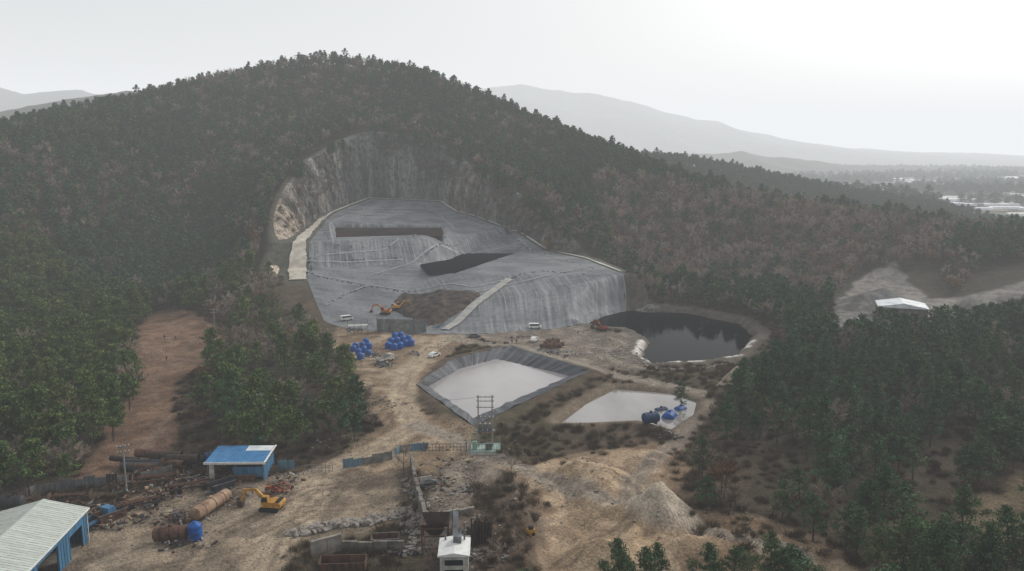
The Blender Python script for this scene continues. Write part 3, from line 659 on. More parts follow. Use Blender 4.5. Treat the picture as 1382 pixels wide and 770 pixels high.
ridge('western_hill',[(-300,130),(-100,160),(0,152),(60,138),(130,128),(190,122),(240,122),(300,150),(400,230)],1300,fg1,fg2,350,seed=6)
bb=B(); rg=random.Random(5)
for _ in range(260):
    y_=rg.uniform(950,3000); x_=y_*rg.uniform(.30,.72)
    if y_<1500 or rg.random()<.5: L=rg.uniform(25,75); w_=rg.uniform(8,15); h_=3.5
    else: L=rg.uniform(12,34); w_=rg.uniform(10,22); h_=rg.uniform(4,11)
    z_=-14.5
    if rg.random()<.6: prof=[(-w_/2,0),(w_/2,0),(w_/2*.8,h_*.8),(0,h_),(-w_/2*.8,h_*.8)]
    else: prof=[(-w_/2,0),(w_/2,0),(w_/2,h_*.7),(0,h_),(-w_/2,h_*.7)]
    b2=B(); b2.prism(prof,-L/2,L/2,'roofwhite'); a_=rg.choice([1.4,1.6,1.5,.2]); ca,sa=math.cos(a_),math.sin(a_)
    bb.add([(x_+v[0]*ca-v[1]*sa,y_+v[0]*sa+v[1]*ca,z_+v[2]) for v in b2.v],b2.f,rg.choice(['roofwhite','roofwhite','steel','white']))
bb.build('distant_village_and_greenhouses')
# ------------------------------------------------------------------ buildings
def warehouse():
    b=B(); w,L,h,r=12.5,27,5.6,7.2; hw=w/2
    b.box((-hw,0,h/2),(.2,L,h),'bluewall')
    for s in(-1,1):
        b.prism([(-hw,0),(hw,0),(hw,h),(0,r),(-hw,h)],s*L/2-.1,s*L/2+.1,'bluewall')
    ys=[(-L/2,-L/2+3),(-L/2+9,-L/2+11),(-L/2+17,L/2-6.0),(L/2-1.6,L/2)]
    for a,c in ys: b.box((hw,(a+c)/2,h/2),(.2,c-a,h),'bluewall')
    b.box((hw,0,h-.6),(.26,L,1.2),'bluewall'); b.box((hw-.0,L/2-3.8,h/2+1.3),(.16,4.4,1.0),'bluewall')
    for yy in np.arange(-L/2,L/2,.9):
        b.box((hw+.14,yy,h/2),(.06,.1,h-.2),'bluepaint') if not((-L/2+3<yy<-L/2+9)or(-L/2+11<yy<-L/2+17)or(L/2-6<yy<L/2-1.6)) else None
    b.box((0,0,.05),(w-.4,L-.4,.1),'concd'); b.box((-2,0,h/2),(.1,L-.6,h-.6),'inside')
    for s in(-1,1):
        an=math.atan2(r-h,hw); l=math.hypot(hw+.5,(r-h)*(hw+.5)/hw)
        b.box((s*(hw+.5)/2,0,(r+h)/2+.03),(l,L+1,.12),'roofpale',ry=s*an)
        for yy in np.arange(-L/2-.4,L/2+.5,.6): b.box((s*(hw+.5)/2,yy,(r+h)/2+.1),(l,.1,.06),'offwhite',ry=s*an)
    b.box((0,0,r+.14),(.6,L+1,.12),'roofpale'); b.box((hw+.55,0,h-.12),(.18,L+1,.22),'white')
    b.cyl((hw+.4,L/2-.2,h-.2),(hw+.4,L/2-.2,0),.08,.08,'white',6)
    return b
warehouse().build('blue_warehouse',(-74.6,106.6,h1(-72,112)),.10)
b=B()
for x_ in(-5.3,0,5.3):
    for y_ in(-3.4,3.4): b.box((x_,y_,2),(.2,.2,4),'steel')
b.box((-4.6,-3.4,2),(.9,.25,4),'offwhite'); b.box((0,3.5,1.6),(10.8,.12,3.2),'bluewall'); b.box((2.4,-3.3,1.9),(6,.12,2.0),'bluewall'); b.box((5.4,0,1.6),(.12,6.6,3.2),'bluewall'); b.box((1.5,1,1),(3,2,1.6),'rustd'); b.box((0,0,.06),(10.6,6.8,.12),'concd')
b.box((0,0,4.15),(11.6,8,.18),'roofblue',rx=.05); b.box((0,-4.02,3.95),(11.8,.12,.45),'white'); b.box((3,2.6,4.42),(5,2.4,.08),'roofwhite',rx=.05); b.box((5.8,0,4.3),(.35,8,.12),'white',rx=.05)
for x_ in np.arange(-5.6,5.7,.6): b.box((x_,0,4.27),(.07,7.9,.07),'bluepaint',rx=.05)
b.build('blue_roof_shed',(-53.5,147.8,h1(-53,147)),.02)
g=W(1215,432)
b=B(); b.box((0,0,2.6),(17,12,5.2),'concd'); b.prism([(-8.8,5.1),(8.8,5.1),(8.8,5.4),(0,7.0),(-8.8,5.4)],-6.5,6.5,'roofwhite')
for x_ in(-5.5,-1,4): b.box((x_,-6.05,1.7),(2.6,.12,3.2),'inside')
for x_ in np.arange(-8,8.5,1.2): b.box((x_,-6.1,4.3),(.12,.1,1.4),'steel')
b.build('white_roof_factory',(g[0]+2,g[1]+4,h1(*g)),-.35)
g=G(1165,440); b=B(); b.box((0,0,1.2),(5,3,2.4),'offwhite'); b.prism([(-2.8,2.4),(2.8,2.4),(0,3.3)],-1.8,1.8,'roofwhite'); b.box((-.8,-1.52,1),(.9,.06,2),'inside'); b.build('site_cabin',g,.2)
def fence(name,pts,h,mats,posts=True,pl=2.0):
    P_=[G(*p) for p in pts]; d=[0]
    for a,c in zip(P_[:-1],P_[1:]): d.append(d[-1]+math.hypot(c[0]-a[0],c[1]-a[1]))
    n=max(2,int(d[-1]/pl)); t=np.linspace(0,1,n+1); x_,y_=along([p[:2] for p in P_],t); z_=H(x_,y_); b=B()
    for i in range(n):
        a=math.atan2(y_[i+1]-y_[i],x_[i+1]-x_[i]); L=math.hypot(y_[i+1]-y_[i],x_[i+1]-x_[i]); hh_=h*random.uniform(.82,1.1)
        b.box(((x_[i]+x_[i+1])/2,(y_[i]+y_[i+1])/2,(z_[i]+z_[i+1])/2+hh_/2),(L*.98,.06,hh_),random.choice(mats),rz=a+random.gauss(0,.05),rx=random.gauss(0,.06))
        for q in(.2,.5,.8):
            b.box((x_[i]+(x_[i+1]-x_[i])*q,y_[i]+(y_[i+1]-y_[i])*q-.05,(z_[i]+z_[i+1])/2+hh_/2),(.06,.06,hh_-.1),'steel',rz=a)
        if posts: b.cyl((x_[i],y_[i]+.1,z_[i]),(x_[i],y_[i]+.1,z_[i]+h+.2),.06,.06,'steel',6)
    return b.build(name)
fence('sheet_metal_fence',[(0,690),(45,668),(100,660),(160,655),(215,645),(270,628),(300,622)],2.2,['fence1','fence3','fence1','fence3','rustd'])
fence('sheet_metal_fence',[(375,635),(398,632)],2.2,['fence2'])
fence('blue_sheet_fence',[(463,632),(500,625),(528,620),(540,610),(578,606)],1.8,['fence2','fence2','fence3'])
b=B()
for k_ in range(12): b.box((k_*.75-4.4,0,.9),(.08,.08,1.7),'rustd')
for z_ in(.3,1.0,1.7): b.box((-.2,0,z_),(8.6,.07,.08),'rustd')
b.box((-4.7,0,1.1),(.3,.3,2.2),'steel'); b.box((4.3,0,1.1),(.3,.3,2.2),'steel'); g=G(602,609); b.build('yard_gate',g,.02)
g=G(430,637); b2=B()
for k_ in range(9): b2.box((k_*.7-2.8,0,.8),(.07,.07,1.5),'steel')
for z_ in(.3,.9,1.5): b2.box((0,0,z_),(5.8,.06,.07),'steel')
b2.build('yard_gate',g,.0)
b=B()
for k_ in range(9):
    b.box((k_*2-8,0,2.4),(1.9,.1,4.4),random.choice(['fence1','fence3','steel'])); b.cyl((k_*2-9,.2,0),(k_*2-9,.2,5.2),.07,.07,'steel',6)
    b.cyl((k_*2-9,.2,4.5),(k_*2-9,2.6,0),.05,.05,'steel',6)
b.box((-.9,.2,4.7),(18,.08,.08),'steel'); b.build('dust_screen_wall',G(542,448),-.12)
b=B()
for x_ in(-3.5,-1.2,1.2,3.5):
    for y_ in(-1.5,1.5): b.cyl((x_,y_,0),(x_,y_,4.5),.07,.07,'steel',6)
for z_ in(1.5,3,4.5):
    for y_ in(-1.5,1.5): b.box((0,y_,z_),(7.2,.08,.08),'steel')
b.box((0,0,3.05),(7,2.6,.08),'offwhite'); b.build('steel_scaffold',G(483,450),.2)
def pole(px,py,h,rz,tr=False):
    b=B(); b.cyl((0,0,0),(0,0,h),.2,.12,'wood',10)
    for z_ in(h-.5,h-1.6): b.box((0,0,z_),(2.2,.12,.14),'steel'); [b.cyl((x_,0,z_+.07),(x_,0,z_+.35),.06,.05,'white',6) for x_ in(-1,-.4,.4,1)]
    if tr:
        for s in(-.55,.55): b.cyl((s,-.3,h-4.2),(s,-.3,h-2.9),.38,.38,'steel',10); b.cyl((s,-.3,h-2.9),(s,-.3,h-2.5),.08,.05,'white',6)
        b.box((0,-.2,h-4.3),(2,.9,.1),'steel')
    b.cyl((0,0,h*.6),(1.6,2.2,0),.02,.02,'dark',4); g=G(px,py); b.build('utility_pole',g,rz); return g,h
pg=[pole(171,664,9.5,.4),pole(356,598,11.5,.1,True)]; pole(290,446,8,.2)
b=B(); b.box((0,0,.25),(6.5,5,.5),'mint'); b.box((0,-2.9,.1),(7.2,1,.2),'conc')
for x_ in(-1.5,1.5):
    b.cyl((x_,.5,.4),(x_,.5,12),.2,.13,'wood',10)
for z_ in(7,9.3,10.7,11.6): b.box((0,.5,z_),(3.8,.12,.14),'steel'); [b.cyl((x_,.5,z_+.08),(x_,.5,z_+.42),.08,.05,'white',6) for x_ in(-1.8,-1.0,0,1.0,1.8)]
b.box((0,.3,4.2),(4.2,1.4,.15),'steel')
for x_ in(-1,0,1): b.cyl((x_,0,4.3),(x_,0,5.8),.42,.42,'steel',12); b.cyl((x_,0,5.8),(x_,0,6.2),.1,.06,'white',6)
for a in np.arange(-3.1,3.2,.62):
    for y_ in(-2.3,2.3): b.box((a,y_,1.3),(.05,.05,1.7),'green')
for y_ in(-2.3,2.3): b.box((0,y_,2.1),(6.2,.06,.06),'green'); b.box((0,y_,.8),(6.2,.06,.06),'green')
for x_ in(-3.1,3.1): b.box((x_,0,2.1),(.06,4.6,.06),'green'); b.box((x_,0,.8),(.06,4.6,.06),'green')
b.box((-2.2,-1.2,1.4),(1,.7,1.8),'mint'); b.box((.8,-1.3,1.2),(1.4,.7,1.4),'steel')
gs_=G(655,606); b.build('transformer_substation',gs_,.0)
bb=B()
def cable(p,q,sag):
    p,q=Vector(p),Vector(q); L=[p.lerp(q,t)-Vector((0,0,sag*4*t*(1-t))) for t in np.linspace(0,1,15)]
    for a,c in zip(L[:-1],L[1:]): bb.cyl(a,c,.012,.012,'steel',4,False)
for o_ in(-.9,0,.9):
    a=pg[0][0]; c=pg[1][0]
    cable((a[0]+o_,a[1],a[2]+9.3),(c[0]+o_,c[1],c[2]+11.2),1.2); cable((c[0]+o_,c[1],c[2]+11.2),(gs_[0]+o_,gs_[1]+.5,gs_[2]+11.8),1.8)
bb.build('overhead_power_cables')
b=B(); b.box((0,0,.8),(2.4,1.6,1.6),'green'); b.box((0,0,2.2),(1.2,1,1.2),'green'); b.cyl((0,0,2.8),(0,0,4.6),.25,.2,'steel',8); b.box((.9,0,3.2),(.15,1.4,3.2),'green',ry=.4); b.build('green_drilling_machine',G(346,600),.3)
# vehicles
def car(px,py,rz,c,van=False):
    b=B()
    if van: prof=[(-2.3,.35),(2.3,.35),(2.35,.9),(1.9,1.15),(1.35,1.9),(-2.1,1.95),(-2.3,1.6)]
    else: prof=[(-2.2,.35),(2.2,.35),(2.25,.8),(1.3,.98),(.6,1.45),(-1.1,1.48),(-1.8,1.05),(-2.2,.95)]
    b.prism(prof,-.88,.88,c)
    wz=[(1.75,1.2),(1.3,1.8),(-1.9,1.82),(-1.95,1.2)] if van else [(1.15,1.0),(.55,1.38),(-1.05,1.4),(-1.6,1.05)]
    for s in(-1,1): b.prism(wz,s*.885,s*.9,'glass')
    b.box((1.63,0,1.53) if van else (.95,0,1.23),(.03,1.5,.75),'glass',ry=-.65 if van else -.98)
    for x_ in(-1.35,1.4):
        for s in(-1,1): b.cyl((x_,s*.72,.34),(x_,s*.93,.34),.34,.34,'dark',12); b.cyl((x_,s*.93,.34),(x_,s*.94,.34),.18,.18,'steel',8)
    for s in(-.6,.6): b.box((2.27,s,.72),(.06,.35,.16),'offwhite'); b.box((-2.26,s,.85),(.06,.3,.18),'red')
    b.build('parked_van' if van else 'parked_car',G(px,py),rz,bev=.05)
car(722,443,.1,'white',True); car(721,460,1.3,'white'); car(586,481,1.0,'white'); car(640,455,.2,'steel'); car(468,432,.5,'white',True)
def truck(px,py,rz,cc='bluepaint'):
    b=B(); b.prism([(1.2,.5),(3,.5),(3.05,1.2),(2.7,2.2),(1.3,2.25)],-1,1,cc); b.box((2.92,0,1.7),(.04,1.7,.7),'glass',ry=-.3); b.box((-1,0,.75),(4.2,1.9,.2),'dark')
    for s in(-1,1): b.box((-1,s*.97,1.15),(4.2,.06,.6),cc)
    b.box((-3.08,0,1.15),(.06,1.9,.6),cc)
    for x_ in(-2.2,2.1):
        for s in(-1,1): b.cyl((x_,s*.7,.4),(x_,s*1.0,.4),.4,.4,'dark',12)
    b.build('flatbed_truck',G(px,py),rz,bev=.04)
truck(520,488,.9,'offwhite'); truck(133,706,1.2,'bluepaint')
def trailer(px,py,rz,L=9,k='rustd'):
    b=B()
    for s in(-.9,.9): b.box((0,s,1.0),(L,.18,.3),k)
    for x_ in np.arange(-L/2,L/2+.1,1.1): b.box((x_,0,1.02),(.14,2.0,.16),k)
    for x_ in(-L*.32,-L*.18,L*.3):
        for s in(-1,1): b.cyl((x_,s*.7,.5),(x_,s*1.0,.5),.48,.48,'dark',12)
    for x_ in(-L/2,L/2): b.box((x_,0,1.5),(.12,2.1,1.0),'rust')
    for i in range(8): b.cyl((-L*.4,random.uniform(-.8,.8),1.25+random.random()*.4),(L*.4,random.uniform(-.8,.8),1.25+random.random()*.4),.1,.1,'rust',6)
    b.build('rusty_trailer',G(px,py),rz)
trailer(190,684,.5,8); trailer(255,662,.45,9); trailer(95,678,.2,7); trailer(210,652,.3,8,'rust')
def skip(px,py,rz,k,L=5):
    b=B(); b.prism([(-L/2,0),(L/2,0),(L/2+.5,1.6),(-L/2-.5,1.6)],-1.1,-1.02,k); b.prism([(-L/2,0),(L/2,0),(L/2+.5,1.6),(-L/2-.5,1.6)],1.02,1.1,k)
    b.box((0,0,.06),(L,2.1,.12),'rustd'); b.box((L/2+.25,0,.8),(.08,2.1,1.68),k,ry=.3); b.box((-L/2-.25,0,.8),(.08,2.1,1.68),k,ry=-.3)
    b.box((0,-1.13,1.55),(L+1.1,.1,.12),'steel'); b.box((0,1.13,1.55),(L+1.1,.1,.12),'steel'); b.build('open_skip_bin',G(px,py),rz)
skip(150,700,.9,'rust',4); skip(330,648,.1,'rust',4); skip(300,660,.8,'tarp',3.5); skip(520,735,.1,'rust',3.5)
def excavator(px,py,rz,c,sc=1):
    b=B(); st=[(-1.9,.45),(-1.6,.08),(1.6,.08),(1.9,.45),(1.6,.85),(-1.6,.85)]
    for s in(-1,1): b.prism(st,s*1.0-.28,s*1.0+.28,'dark')
    b.box((0,0,.7),(1.6,1.5,.4),'dark'); b.prism([(-2.2,1.0),(1.2,1.0),(1.2,1.55),(-.4,2.0),(-2.1,2.0),(-2.35,1.6)],-1.25,1.25,c)
    b.prism([(.0,1.5),(1.35,1.5),(1.3,2.3),(1.0,3.0),(.05,3.0)],.3,1.22,c); b.prism([(.15,2.0),(1.28,2.0),(1.22,2.4),(.98,2.85),(.15,2.85)],.27,1.25,'glass')
    b.box((-1.7,0,2.1),(.7,2.1,.25),'dark')
    def beam(p,q,w,d,k):
        p,q=Vector(p),Vector(q); m_=(p+q)/2; L=(q-p).length; b.box(m_,(L,w,d),k,ry=-math.atan2(q.z-p.z,q.x-p.x))
    beam((1.0,-.3,1.6),(2.9,-.3,3.6),.4,.55,c); beam((2.8,-.3,3.6),(5.2,-.3,3.3),.38,.45,c); beam((5.0,-.3,3.6),(5.9,-.3,1.0),.32,.4,c)
    b.cyl((1.4,-.3,1.4),(2.7,-.3,3.1),.09,.09,'steel',8); b.cyl((3.2,-.3,3.9),(4.9,-.3,3.9),.09,.09,'steel',8)
    b.prism([(5.5,1.3),(6.3,1.3),(6.5,.6),(5.9,.15),(5.2,.4)],-.8,.2,'rustd')
    b.build('tracked_excavator',G(px,py),rz,bev=.04,sc=sc)
excavator(366,688,3.0,'yellow',1.0); excavator(536,418,.3,'yellow'); excavator(520,424,2.9,'orange'); excavator(812,446,2.2,'red',.9)
# tanks
def vtank(px,py,r=1.15,h=2.3,k='tank',name='blue_water_tank'):
    g=G(px,py); b=B(); b.lathe([(r*.96,0),(r,.1),(r,h*.3),(r*.97,h*.33),(r,h*.36),(r,h*.63),(r*.97,h*.66),(r,h*.69),(r,h*.85),(r*.8,h*.95),(r*.35,h*1.02),(r*.33,h*1.08),(0,h*1.1)],k,18)
    b.build(name,g,0,smooth=True)
for px,py in [(477,474),(484,478),(491,475),(498,470),(480,470),(489,469),(497,480),(486,484),(494,464)]: vtank(px,py,1.0,1.9)
for px,py in [(524,470),(532,472),(540,470),(548,467),(555,466),(528,464),(536,463),(544,461),(551,460),(533,457),(541,456)]: vtank(px,py,1.1,2.1)
vtank(460,478,.9,1.3,'offwhite',name='white_water_tank')
def htank(px,py,L,r,rz,k,name):
    b=B(); pr=[(0,-L/2-r*.25),(r*.6,-L/2-r*.2),(r*.95,-L/2),(r,-L/2+.1),(r,L/2-.1),(r*.95,L/2),(r*.6,L/2+r*.2),(0,L/2+r*.25)]
    b.lathe(pr,k,20,'x',(0,0,r+.25))
    for q in(-.3,0,.3): b.lathe([(r*1.03,L*q-.08),(r*1.03,L*q+.08)],'rustd' if k!='tank' else 'tankd',20,'x',(0,0,r+.25))
    for q in(-.3,.3): b.box((L*q,0,.25),(.4,r*1.5,.5),'concd')
    b.cyl((0,0,2*r+.2),(0,0,2*r+.6),.3,.3,k,10); b.build(name,G(px,py),rz,smooth=False)
htank(286,690,8.5,1.15,1.25,'beige','beige_storage_tank'); htank(231,730,5.0,1.2,.15,'rust','rusty_storage_tank'); vtank(264,727,1.15,2.8)
htank(290,625,3.6,1.2,.6,'tankd','blue_storage_tank'); vtank(292,628,1.1,2.4,'bluepaint'); htank(15,690,4,1.3,.2,'tarp','rusty_storage_tank')
htank(878,572,3.6,1.3,.4,'tankd','blue_storage_tank'); htank(903,573,3.4,1.6,1.1,'tank','blue_storage_tank'); htank(918,562,2.6,1.3,.7,'tank','blue_storage_tank'); htank(892,563,3.,1.2,.5,'tankd','blue_storage_tank')
for px,py,rz in [(738,470,.1),(748,470,.1),(743,466,.1),(752,468,.1),(746,463,.1)]: htank(px,py,4.5,.7,rz,'rust','rusty_drum')
b=B(); b.cyl((0,0,.1),(0,0,.5),2.6,2.6,'offwhite',24); b.cyl((0,0,.5),(0,0,.7),2.3,1.9,'rust',24); b.build('round_tank_cover',G(932,556))
b=B()
for i in range(16):
    r_=random.uniform(.45,1.0); L=random.uniform(5,9); x0=random.uniform(-7,7); y0=random.uniform(-3,3); a=random.gauss(.1,.3); z0=r_*random.choice([1,1,2.2])
    b.cyl((x0-L/2*math.cos(a),y0-L/2*math.sin(a),z0),(x0+L/2*math.cos(a),y0+L/2*math.sin(a),z0),r_,r_,random.choice(['rustd','rust','rustd','tarp']),14,False)
b.build('rusty_pipe_stack',G(210,632),.05)
def scrap(px,py,r,n,ks,name='scrap_pile',rz=0,h=.7):
    b=B()
    for i in range(n):
        x_,y_=random.gauss(0,r/2),random.gauss(0,r/3); z_=abs(random.gauss(.2,h/2)); k=random.choice(ks)
        if random.random()<.6: b.box((x_,y_,z_),(random.uniform(.2,1.3),random.uniform(.08,.6),random.uniform(.05,.4)),k,rz=random.random()*3,ry=random.gauss(0,.3))
        else:
            a=random.random()*6.28; L=random.uniform(.7,2.4); b.cyl((x_,y_,z_),(x_+L*math.cos(a),y_+L*math.sin(a),z_+random.uniform(-.2,.4)),.05,.05,k,5)
    b.build(name,G(px,py),rz)
mix_=['rust','rustd','steel','tarp','conc','beige','rustd']
for q in [(130,710,5,90),(255,700,4,100),(275,650,6,90),(225,655,8,100),(190,680,6,80),(250,735,4,50),(300,640,4,60),(140,690,4,80),(165,655,5,60),(60,690,7,90),(20,690,6,80),(345,635,5,60),(385,650,3,40),(210,700,5,70),(310,670,4,50),(100,690,5,60)]: scrap(*q,mix_,h=1.0)
scrap(372,664,2.6,90,['red','rust','red','orange','rustd'],'red_steel_scrap',h=1.6)
for q in [(460,475,4,60),(505,480,4,70),(520,494,3,50),(478,445,4,60),(590,440,5,60),(745,475,5,40),(560,478,2,20),(875,552,4,40),(900,590,4,30),(1120,440,5,40)]: scrap(*q,['steel','tarp','conc','offwhite','rustd','bluepaint'])
for q in [(615,625,6,50),(600,655,6,60),(640,665,4,30),(560,665,3,40),(545,745,3,40),(650,755,4,70),(640,720,3,60),(700,455,4,30),(760,480,6,30)]: scrap(*q,['steel','tarp','conc','rustd','rust','concd'])
def wall(name,p,q,h,t,k,z0=-.5):
    a,c=G(*p),G(*q); L=math.hypot(c[0]-a[0],c[1]-a[1]); rz=math.atan2(c[1]-a[1],c[0]-a[0]); b=B(); nn=max(2,int(L/2.2))
    for i in range(nn): b.box((L*(i+.5)/nn,random.uniform(-.12,.12),z0/2+h/2+random.uniform(-.15,.1)),(L/nn*.97,t,h-z0),k)
    b.build(name,(a[0],a[1],min(a[2],c[2])),rz,bev=.05)
wall('concrete_retaining_wall',(556,628),(562,665),2.6,.6,'concd'); wall('concrete_retaining_wall',(562,668),(575,712),3.0,.7,'concd'); wall('concrete_retaining_wall',(420,752),(462,742),3.0,.5,'conc'); wall('concrete_retaining_wall',(462,742),(545,742),1.6,.5,'concd')
wall('concrete_block_wall',(598,700),(640,690),1.2,.6,'conc')
b=B(); b.box((0,0,.35),(7,2.6,.15),'rustd')
for s in(-1,1): b.box((0,s*1.3,1),(7,.12,1.4),'rust'); [b.box((x_,s*1.39,1),(.15,.1,1.4),'rustd') for x_ in np.arange(-3.3,3.4,1.1)]
for s in(-1,1): b.box((s*3.5,0,1),(.12,2.5,1.4),'rust')
b.build('rusty_skip_container',G(463,768),.05)
b=B()
for x_ in(-1.9,1.9):
    for y_ in(-2.2,2.2): b.box((x_,y_,3),(.25,.25,6),'steel')
b.box((0,0,4.2),(4,4.8,3.4),'offwhite'); b.prism([(-2.3,5.9),(2.3,5.9),(2.3,6.1),(0,6.5),(-2.3,6.1)],-2.7,2.7,'white')
for z_ in(3.4,4.9): b.box((0,-2.43,z_),(2.6,.06,.8),'glass')
b.box((-2.03,0,4.6),(.06,2.6,.8),'glass'); b.box((0,-3,2.6),(4.6,1.2,.12),'rust')
for x_ in np.arange(-2.2,2.3,.55): b.box((x_,-3.55,3.1),(.05,.05,1),'rust')
b.box((0,-3.55,3.6),(4.5,.06,.06),'rust'); b.box((.4,1,6.9),(1.2,1.2,1.0),'steel'); b.cyl((1.4,1.8,6),(1.4,1.8,9),.14,.14,'steel',8); b.cyl((-1.4,1.8,6),(-1.4,1.8,8.2),.14,.14,'steel',8)
b.box((-2.9,0,2.6),(1.6,5.6,.12),'rustd'); b.box((-3.6,0,3.5),(.06,5.6,.06),'rust'); b.box((1.2,3.3,3.6),(2.0,1.8,4.2),'steel'); b.box((-1.2,3.6,3.0),(1.8,2.2,3.0),'rust')
for z_ in(1.2,2.4): b.box((0,-2.2,z_),(3.8,.14,.14),'steel',ry=.25); b.box((2,0,z_),(.14,4.4,.14),'steel')
b.build('crusher_control_house',(*G(614,786)[:2],0.3),.03)
b=B()
for x_ in(-2,2):
    for y_ in(-2,2): b.box((x_,y_,2.4),(.22,.22,4.8),'rust')
b.add([(-2.3,-2.3,5.6),(2.3,-2.3,5.6),(2.3,2.3,5.6),(-2.3,2.3,5.6),(-.7,-.7,3),(.7,-.7,3),(.7,.7,3),(-.7,.7,3)],[(0,1,5,4),(1,2,6,5),(2,3,7,6),(3,0,4,7)],'rustd')
for z_ in(1.5,4.8):
    for s in(-2,2): b.box((0,s,z_),(4,.18,.2),'rust'); b.box((s,0,z_),(.18,4,.2),'rust')
b.box((3.2,-1,3.2),(.9,9,.35),'steel',rx=.45)
for y_ in(-4,-1,2): b.box((2.7,y_,3.2+y_*.4-.2),(.12,.12,5),'steel')
b.build('feed_hopper',(*G(588,748)[:2],0.2),.05)
b=B()
for i in range(26): b.cyl((i%7*.45,0+(i//7)*.5,0),(i%7*.45+random.uniform(-.3,.3),(i//7)*.5,3.2+random.random()),.12,.12,'rustd',6)
b.build('stacked_steel_pipes',G(640,735),.2)
b=B(); b.box((0,0,.6),(1.6,.9,1.0),'yellow'); b.cyl((-.5,-.5,.3),(-.5,.5,.3),.3,.3,'dark',10); b.cyl((.5,-.5,.3),(.5,.5,.3),.3,.3,'dark',10); b.box((.2,0,1.3),(.7,.7,.5),'dark'); b.build('yellow_generator',G(715,722),.3,bev=.04)
b=B(); b.box((0,0,.2),(2.6,1.2,.4),'tarp'); b.box((0,0,1.2),(2.2,.1,1.4),'offwhite',rx=.2); b.build('white_sign_board',G(575,655),.4)
# ------------------------------------------------------------------ people
def person(px,py,rz,top='cloth',stride=.25):
    V=[(0,0,.95),(0,0,1.2),(0,0,1.42),(0,.01,1.54),(0,.02,1.66),(0,.02,1.76),
       (.1,0,.9),(.11,stride*.5,.5),(.11,stride,.08),(.11,stride+.14,.05),(-.1,0,.9),(-.11,-stride*.2,.5),(-.11,-stride,.1),(-.11,-stride+.13,.05),
       (.19,0,1.4),(.25,-.05,1.13),(.24,.05,.9),(.24,.09,.82),(-.19,0,1.4),(-.25,.05,1.13),(-.24,.12,.9),(-.24,.16,.82)]
    E=[(0,1),(1,2),(2,3),(3,4),(4,5),(0,6),(6,7),(7,8),(8,9),(0,10),(10,11),(11,12),(12,13),(2,14),(14,15),(15,16),(16,17),(2,18),(18,19),(19,20),(20,21)]
    Rr=[.15,.15,.16,.06,.1,.08,.1,.07,.05,.05,.1,.07,.05,.05,.07,.055,.045,.04,.07,.055,.045,.04]
    me=bpy.data.meshes.new('person'); me.from_pydata(V,E,[])
    m,nt,bs=newmat('clothed_figure'); tc=N(nt,'ShaderNodeTexCoord'); sp=N(nt,'ShaderNodeSeparateXYZ'); nt.links.new(tc.outputs['Object'],sp.inputs[0])
    r_=N(nt,'ShaderNodeValToRGB'); r_.color_ramp.interpolation='CONSTANT'; e=r_.color_ramp.elements; mp=N(nt,'ShaderNodeMath',operation='DIVIDE'); mp.inputs[1].default_value=2; nt.links.new(sp.outputs[2],mp.inputs[0]); nt.links.new(mp.outputs[0],r_.inputs[0])
    e[0].position=0; e[0].color=C(35,35,38); e[1].position=.05; e[1].color=C(50,55,70); q=e.new(.46); q.color=C(40,45,60) if top=='cloth' else C(190,95,55); q=e.new(.755); q.color=C(190,150,125); q=e.new(.84); q.color=C(30,26,24)
    nt.links.new(r_.outputs[0],bs.inputs['Base Color']); me.materials.append(m)
    o=link(bpy.data.objects.new('person',me)); o.location=G(px,py); o.rotation_euler=(0,0,rz); o.modifiers.new('skin','SKIN')
    if len(me.skin_vertices):
        for i,rad in enumerate(Rr): me.skin_vertices[0].data[i].radius=(rad,rad)
        me.skin_vertices[0].data[0].use_root=True
    s=o.modifiers.new('sub','SUBSURF'); s.levels=1; s.render_levels=1
for q in [(222,458,.3),(237,459,2.5),(286,475,1.2,'hivis'),(691,464,.2),(697,464,2.8),(652,460,1.5,'hivis'),(225,487,.9),(780,452,1)]: person(*q)
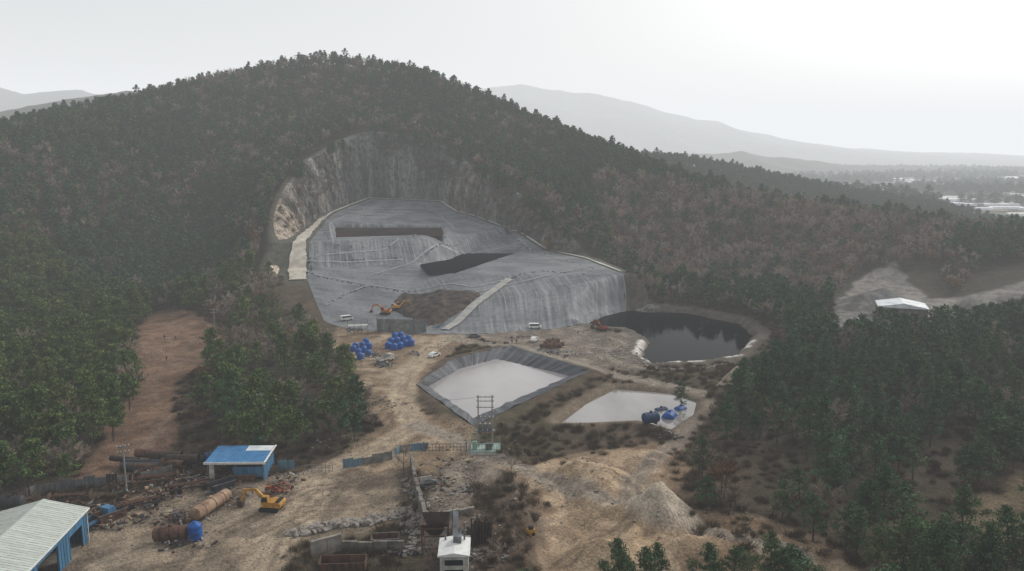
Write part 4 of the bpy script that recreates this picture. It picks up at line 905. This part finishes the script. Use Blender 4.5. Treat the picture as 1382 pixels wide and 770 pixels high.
# ------------------------------------------------------------------ haze, world, sun, camera
SIG=1/4700.; HZ=(.91,.935,.955)
b=B(); b.box((0,5000,440),(52000,52000,1000),'white'); hz=b.build('sky_haze'); 
m=bpy.data.materials.new('atmospheric_haze'); m.use_nodes=True; nt=m.node_tree; nt.nodes.clear(); out=N(nt,'ShaderNodeOutputMaterial'); va=N(nt,'ShaderNodeVolumeAbsorption'); em=N(nt,'ShaderNodeEmission'); ad=N(nt,'ShaderNodeAddShader')
va.inputs['Color'].default_value=(0,0,0,1); va.inputs['Density'].default_value=SIG; em.inputs['Color'].default_value=(*HZ,1); em.inputs['Strength'].default_value=SIG*.97
nt.links.new(va.outputs[0],ad.inputs[0]); nt.links.new(em.outputs[0],ad.inputs[1]); nt.links.new(ad.outputs[0],out.inputs['Volume'])
hz.data.materials.clear(); hz.data.materials.append(m)
EL,AZ=math.radians(34),math.radians(50)
w=bpy.data.worlds.new('World'); scene.world=w; w.use_nodes=True; nt=w.node_tree; bg=nt.nodes['Background']; sk=N(nt,'ShaderNodeTexSky',sky_type='NISHITA'); sk.sun_disc=False; sk.sun_elevation=EL; sk.sun_rotation=AZ; sk.dust_density=4; sk.air_density=1.5
hs=N(nt,'ShaderNodeHueSaturation'); hs.inputs['Saturation'].default_value=.25; nt.links.new(sk.outputs[0],hs.inputs['Color']); nt.links.new(hs.outputs[0],bg.inputs[0]); bg.inputs[1].default_value=.15
sd=bpy.data.lights.new('sun','SUN'); sd.energy=1.5; sd.angle=math.radians(12); sd.color=(1,.96,.9); so=link(bpy.data.objects.new('sun',sd))
sv=Vector((math.sin(AZ)*math.cos(EL),math.cos(AZ)*math.cos(EL),math.sin(EL))); so.rotation_euler=sv.to_track_quat('Z','Y').to_euler()
cd=bpy.data.cameras.new('camera'); cd.sensor_width=36; cd.sensor_fit='HORIZONTAL'; cd.lens=F/1382*36; cd.clip_start=.5; cd.clip_end=60000
co=link(bpy.data.objects.new('camera',cd)); co.location=(0,0,CH); co.rotation_euler=(math.radians(90)-TH,0,0); scene.camera=co
scene.view_settings.view_transform='Standard'; scene.view_settings.look='None'; scene.view_settings.exposure=0
